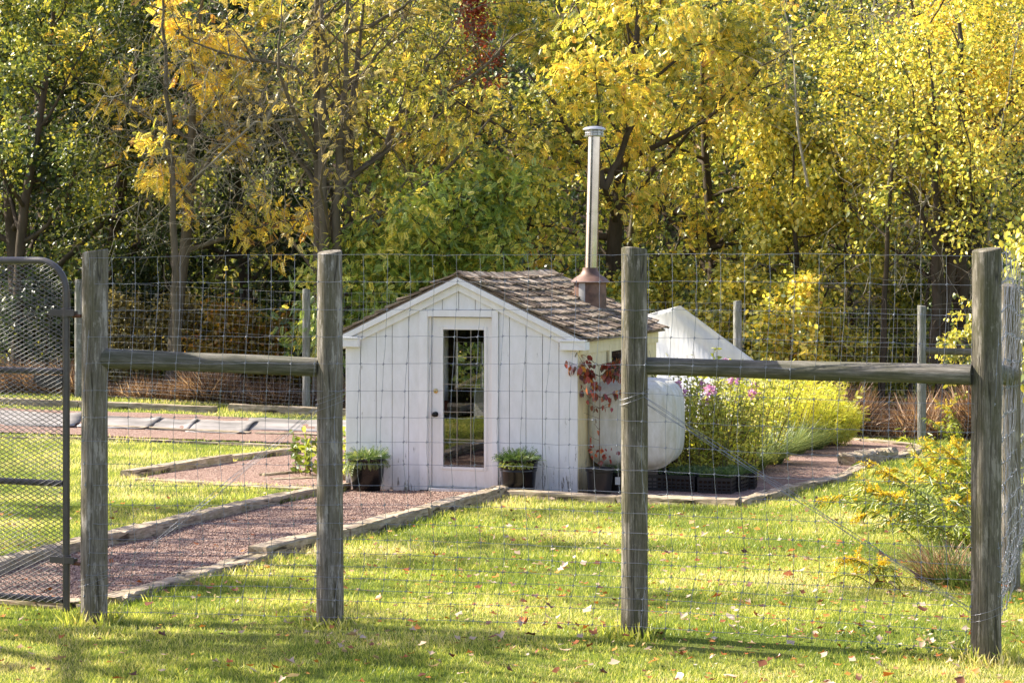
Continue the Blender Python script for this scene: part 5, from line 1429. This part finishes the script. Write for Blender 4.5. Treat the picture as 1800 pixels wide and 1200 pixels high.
vine("bright yellow-green vine over the side fence right of the corner post", [(4.1, 16.3, 1.9), (4.08, 16.2, 1.6), (4.15, 16.5, 1.2), (4.3, 17.5, 2.1), (4.3, 17.3, 1.5), (4.5, 18.5, 2.2), (4.6, 19, 1.7), (4.8, 19.6, 1.2), (4.05, 16.3, 2.2), (4.15, 16.6, 1.8), (4.7, 19.2, 2.4), (5.4, 22, 2.0), (5.6, 23, 1.4)], 300, 1, .075, .55)
vine("straggling vine low on the side fence", [(4.1, 16.8, .7), (4.3, 17.5, .3), (4.0, 16.4, .1), (4.5, 18.5, 0)], 40, 2, .07, .4)
vine("pale vine leaves beside the far fence corner", [((1660-900)/FPX*40, 40, .6), ((1700-900)/FPX*40, 40, 1.0), ((1740-900)/FPX*40, 40, .8), ((1700-900)/FPX*40, 40, .2)], 60, 3, .10, .5)

# ================================================================== pots and crates
def potted(name, label, px, py, prof, n, fs, seed, ringz=()):
    u_ = fr(px, py)[0]; c = SHED0 + SU*u_ - SV*.28; c.z = tzf(c.x, c.y) + .015
    e = empty(name, c, 0, label, "planter"); b = MB(); b.lathe(prof, 36, cap0=True); b.build("pot", M['pot'], e, smooth=True)
    rt_, zt_ = prof[-3][0], prof[-3][1]
    b = MB(); b.lathe([(.001, zt_ - .05), (rt_*.9, zt_ - .05)], 24); b.build("soil", M['soil'], e)
    return e, c, rt_, zt_
p1 = [(.160, 0), (.168, .01), (.19, .12), (.212, .25), (.218, .36), (.226, .42), (.235, .425), (.237, .445), (.226, .455), (.212, .45), (.205, .38), (.18, .30)]
e, c, rt_, zt_ = potted("potted_plant", "dark glazed pot with trailing feathery greens left of the shed door", 660, 859, [(a*.98, b_*.88) for a, b_ in p1], 0, 0, 1)
def pot_greens(e, zt_, n, seed, key, trail, up, T, sz, tm, r=.19):
    rng = np.random.default_rng(seed); a = rng.uniform(0, 6.28, n); rr_ = r*np.sqrt(rng.uniform(0, 1, n)); C = np.column_stack([rr_*np.cos(a), rr_*np.sin(a), zt_ + .0 + rng.uniform(0, .05, n)])
    D = np.column_stack([np.cos(a)*(rr_/r)**2*1.2 + rng.normal(0, .3, n), np.sin(a)*(rr_/r)**2*1.2 + rng.normal(0, .3, n), up + rng.normal(0, .3, n) - trail*(rr_/r)**3])
    leafobj("foliage", C, D, sz*rng.uniform(.5, 1.3, n), T, L[key], e, rng, tone=np.clip(rng.normal(tm, .25, n), 0, 1))
pot_greens(e, .39, 420, 1, 'potgreen', .5, .5, T_SPRIG, .10, .5, .2)
rng = np.random.default_rng(2); a = rng.uniform(2.2, 6.6, 110); C = np.column_stack([.205*np.cos(a), .205*np.sin(a), .37 + 0*a]); D = np.column_stack([np.cos(a)*.5, np.sin(a)*.5, -.75 + 0*a])
leafobj("trailing_foliage", C + (0, 0, .02), D, rng.uniform(.05, .13, 110)*(1 + .6*(a < 4)), T_SPRIG, L['potgreen'], e, rng, tone=rng.uniform(.6, 1, 110))
p2 = [(.185, 0), (.19, .01), (.203, .15), (.212, .27), (.222, .285), (.219, .30), (.228, .31), (.230, .33), (.226, .35), (.236, .40), (.252, .405), (.254, .42), (.24, .425), (.222, .36), (.19, .3)]
e, c, rt_, zt_ = potted("potted_plant", "dark ringed pot with green and yellow foliage right of the shed door", 924, 871, p2, 0, 0, 2)
pot_greens(e, .39, 300, 3, 'potgreen', .4, .6, T_SPRIG, .12, .3, .2)
rng = np.random.default_rng(4); a = rng.uniform(3.6, 5.4, 60); C = np.column_stack([.21*np.cos(a), .21*np.sin(a), .39 + 0*a]); D = np.column_stack([np.cos(a)*.6, np.sin(a)*.6, rng.uniform(-1, 0, 60)])
leafobj("trailing_foliage", C, D, rng.uniform(.05, .10, 60), T_LEAF, L['potgreen'], e, rng, tone=rng.uniform(.8, 1, 60))
# nursery pot with red-leaved sapling
def nursery(label, px, py, r_, h, name="nursery_pot", cat="plant pot", soil=True):
    c = g(px, py); c.y = min(c.y + r_, 99); c.z = tzf(c.x, c.y) + .015; e = empty(name, c, 0, label, cat)
    b = MB(); b.lathe([(r_*.82, 0), (r_*.83, .01), (r_*.95, h*.85), (r_*.97, h*.86), (r_*1.04, h*.88), (r_*1.05, h), (r_*.98, h), (r_*.9, h*.7)], 32, cap0=True); b.build("pot", M['plastic'], e, smooth=True)
    b = MB(); b.lathe([(.001, h*.86), (r_*.96, h*.86)], 20); b.build("soil", M['soil'], e); return e, c
e, c = nursery("red-leaved dogwood sapling in a black nursery pot at the shed's right corner", 1055, 872, .165, .31, "potted_sapling", "sapling")
rng = np.random.default_rng(6); sk = Skel(); C, D = [], []
tr, _ = sk.curve((0, 0, .25), (-.04, 0, 1), 1.28, 10, rng, .03, .02); sk.addseg(tr, .009, .004)
for i in range(30):
    k_ = 6 + int(rng.integers(0, 5)) if i > 3 else 3 + i; p = tr[min(k_, 10)]; a = (0 if rng.random() < .38 else math.pi) + rng.normal(0, .6); q, _d = sk.curve(p, (math.cos(a), math.sin(a)*.6, .35), rng.uniform(.2, .5)*(1.05 if k_ > 6 else .4), 5, rng, .12, .0); sk.addseg(q, .004, .002)
    for _ in range(15 if k_ > 6 else 1):
        kk = int(rng.integers(1, 6)); C.append(q[kk] + rng.normal(0, .015, 3)); D.append((rng.normal(0, .3), rng.normal(0, .3), -1))
C = np.array(C); V, F = skel_mesh2(sk); quads("stem", V, F, L['twig'], e)
leafobj("foliage", C, np.array(D), .085*rng.uniform(.6, 1.2, len(C)), T_LEAF, L['dog'], e, rng, tone=rng.uniform(0, 1, len(C)), roll=2.0)
m = 26; leafobj("low_foliage", np.column_stack([rng.normal(0, .07, m), rng.normal(0, .06, m), .36 + rng.uniform(0, .18, m)]), rng.normal(0, .5, (m, 3)) - (0, 0, .5), .07*rng.uniform(.6, 1.2, m), T_LEAF, L['dog'], e, rng, tone=rng.uniform(.2, .9, m))
e, c = nursery("black nursery pot with a paper tag beside the red-leaved sapling", 1090, 868, .13, .24)
b = MB(); b.box(-.06, .0, -.142, -.138, .10, .19); b.build("tag", M['tag'], e)
pot_greens(e, .22, 60, 8, 'potgreen', .5, .6, T_SPRIG, .12, .3, .1)
e, c = nursery("black nursery pot with a wire bail standing behind the crates", 1214, 842, .20, .26)
b = MB(); b.tube([(-.2 + .0*k_, 0, .25) if k_ == 0 else (-.2*math.cos(math.pi*k_/12), -.1*math.sin(math.pi*k_/12), .25 + .06*math.sin(math.pi*k_/12)) for k_ in range(13)], .004, 5); b.build("bail", M['wire'], e)
nursery("low black nursery pot at the back left of the crates", 1180, 838, .15, .2)
# crates
cr0 = g(1136, 874); 
def crate_mesh(w_=.41, d_=.34, h_=.19):
    b = MB(); t_ = .012
    b.box(-w_/2, w_/2, -d_/2, d_/2, 0, .012)
    for z0, z1 in ((.014, .035), (.055, .075), (.095, .12), (.15, h_)):
        b.box(-w_/2, w_/2, -d_/2, -d_/2 + t_, z0, z1); b.box(-w_/2, w_/2, d_/2 - t_, d_/2, z0, z1)
        b.box(-w_/2, -w_/2 + t_, -d_/2 + t_, d_/2 - t_, z0, z1); b.box(w_/2 - t_, w_/2, -d_/2 + t_, d_/2 - t_, z0, z1)
    for k_ in range(8):
        x = -w_/2 + (w_ - .015)*k_/7
        for y in (-d_/2 - .003, d_/2 - t_ + .002): b.box(x, x + .015, y, y + t_ + .001, .006, h_ + .004)
    for k_ in range(6):
        y = -d_/2 + (d_ - .015)*k_/5
        for x in (-w_/2 - .003, w_/2 - t_ + .002): b.box(x, x + t_ + .001, y, y + .015, .006, h_ + .004)
    return b
cl = ["black crate at the left front, behind the third post", "black crate in the front row with green seedlings", "black crate at the front right, filled with green seedlings",
      "black crate in the second row behind the third post", "black crate in the middle of the second row", "black crate at the right of the second row",
      "black crate at the left of the back row", "black crate in the middle of the back row", "black crate at the far right of the back row by the gravel"]
base = g(1166, 866); k_ = 0
for row in range(3):
    for cc in range(3):
        if (row, cc) in ((1, 0), (2, 0), (2,1)) : k_ += 1; continue
        q = base + SU*(.44*(cc - 0.6) + .05*row) + SV*(.39*row + .25 - (.06 if cc == 2 else 0)); q.z = tzf(q.x, q.y) + .02
        e = empty("crate", q, SRZ + (.12, -.07, .05, -.14)[k_ % 4], cl[k_], "crate", "black plastic crates beside the path"); crate_mesh().build("shell", M['plastic'], e)
        b = MB(); b.box(-.19, .19, -.155, .155, .013, .15); b.build("soil", M['soil'], e)
        rng = np.random.default_rng(50 + k_); n = (120, 200, 620, 300, 420, 560, 200, 200, 420)[k_]
        C = np.column_stack([rng.uniform(-.18, .18, n), rng.uniform(-.14, .14, n), np.full(n, .18)]); D = np.column_stack([rng.normal(0, .5, n), rng.normal(0, .5, n), np.ones(n)])
        leafobj("seedlings", C, D, rng.uniform(.05, .11, n), T_SPRIG, L['potgreen'], e, rng, tone=np.clip(rng.normal(.45, .2, n), 0, 1)); k_ += 1

# ================================================================== tree crowns left of the view, whose dappled shade falls on the lawn
def shade():
    rng = np.random.default_rng(31); C = []
    for (tx, ty) in ((-9.5, 16.0), (-10.5, 20.5), (-11.5, 26.5), (-6.5, 12.2)):
        for _ in range(15):
            c = np.array([tx, ty, 7.0]) + rng.normal(0, 1, 3)*(2.0, 1.5, .8)
            C.append(c + rng.normal(0, 1, (150, 3))*(.55, .24, .22))
    C = np.concatenate(C); n = len(C); D = rng.normal(0, 1, (n, 3))
    V1, F1 = place(C, D, .15*rng.uniform(.6, 1.3, n), T_LEAF, rng)
    A, B = [], []
    for (tx, ty) in ((-9.5, 16.0), (-10.5, 20.5), (-11.5, 26.5), (-6.5, 12.2)):
        A.append((tx, ty, tzf(tx, ty) - .2)); B.append((tx, ty, 6.5))
        for k_ in range(9): A.append((tx, ty, 4.5 + .2*k_)); B.append((tx + 2.4*math.cos(k_*2.4), ty + 1.8*math.sin(k_*2.4), 7.2))
    V2, F2 = taper(A, B, np.full(len(A), .09), np.full(len(A), .03), 6)
    o = quads("garden_edge_trees", np.concatenate([V1, V2]), np.concatenate([F1, F2 + len(V1)]), [L['ygr'], L['mid_bark']],
              tone=np.concatenate([np.repeat(rng.uniform(.2, .8, n), 2), np.zeros(len(F2))]), mi=np.concatenate([np.zeros(len(F1)), np.ones(len(F2))]))
    tag(o, kind="stuff")
shade()

def mirrored_wood():  # unseen leaf mass, added to keep the door glass's reflection dark
    rng = np.random.default_rng(41); n = 26000; w_ = rng.uniform(-14, 14, n); t_ = 34 + rng.uniform(0, 7, n)
    x = -.43 - .616*t_ + .79*w_; y = 26.6 - .79*t_ - .616*w_
    C = np.column_stack([x, y, tz(x, y) + rng.uniform(0, 9, n)]); V, F = place(C, rng.normal(0, 1, (n, 3)), .42*rng.uniform(.6, 1.3, n), T_LEAF, rng)
    o = quads("unseen_mirror_wood", V, F, L['dgr'], tone=np.repeat(np.clip(rng.normal(.3, .25, n), 0, 1), 2)); tag(o, kind="stuff")
mirrored_wood()
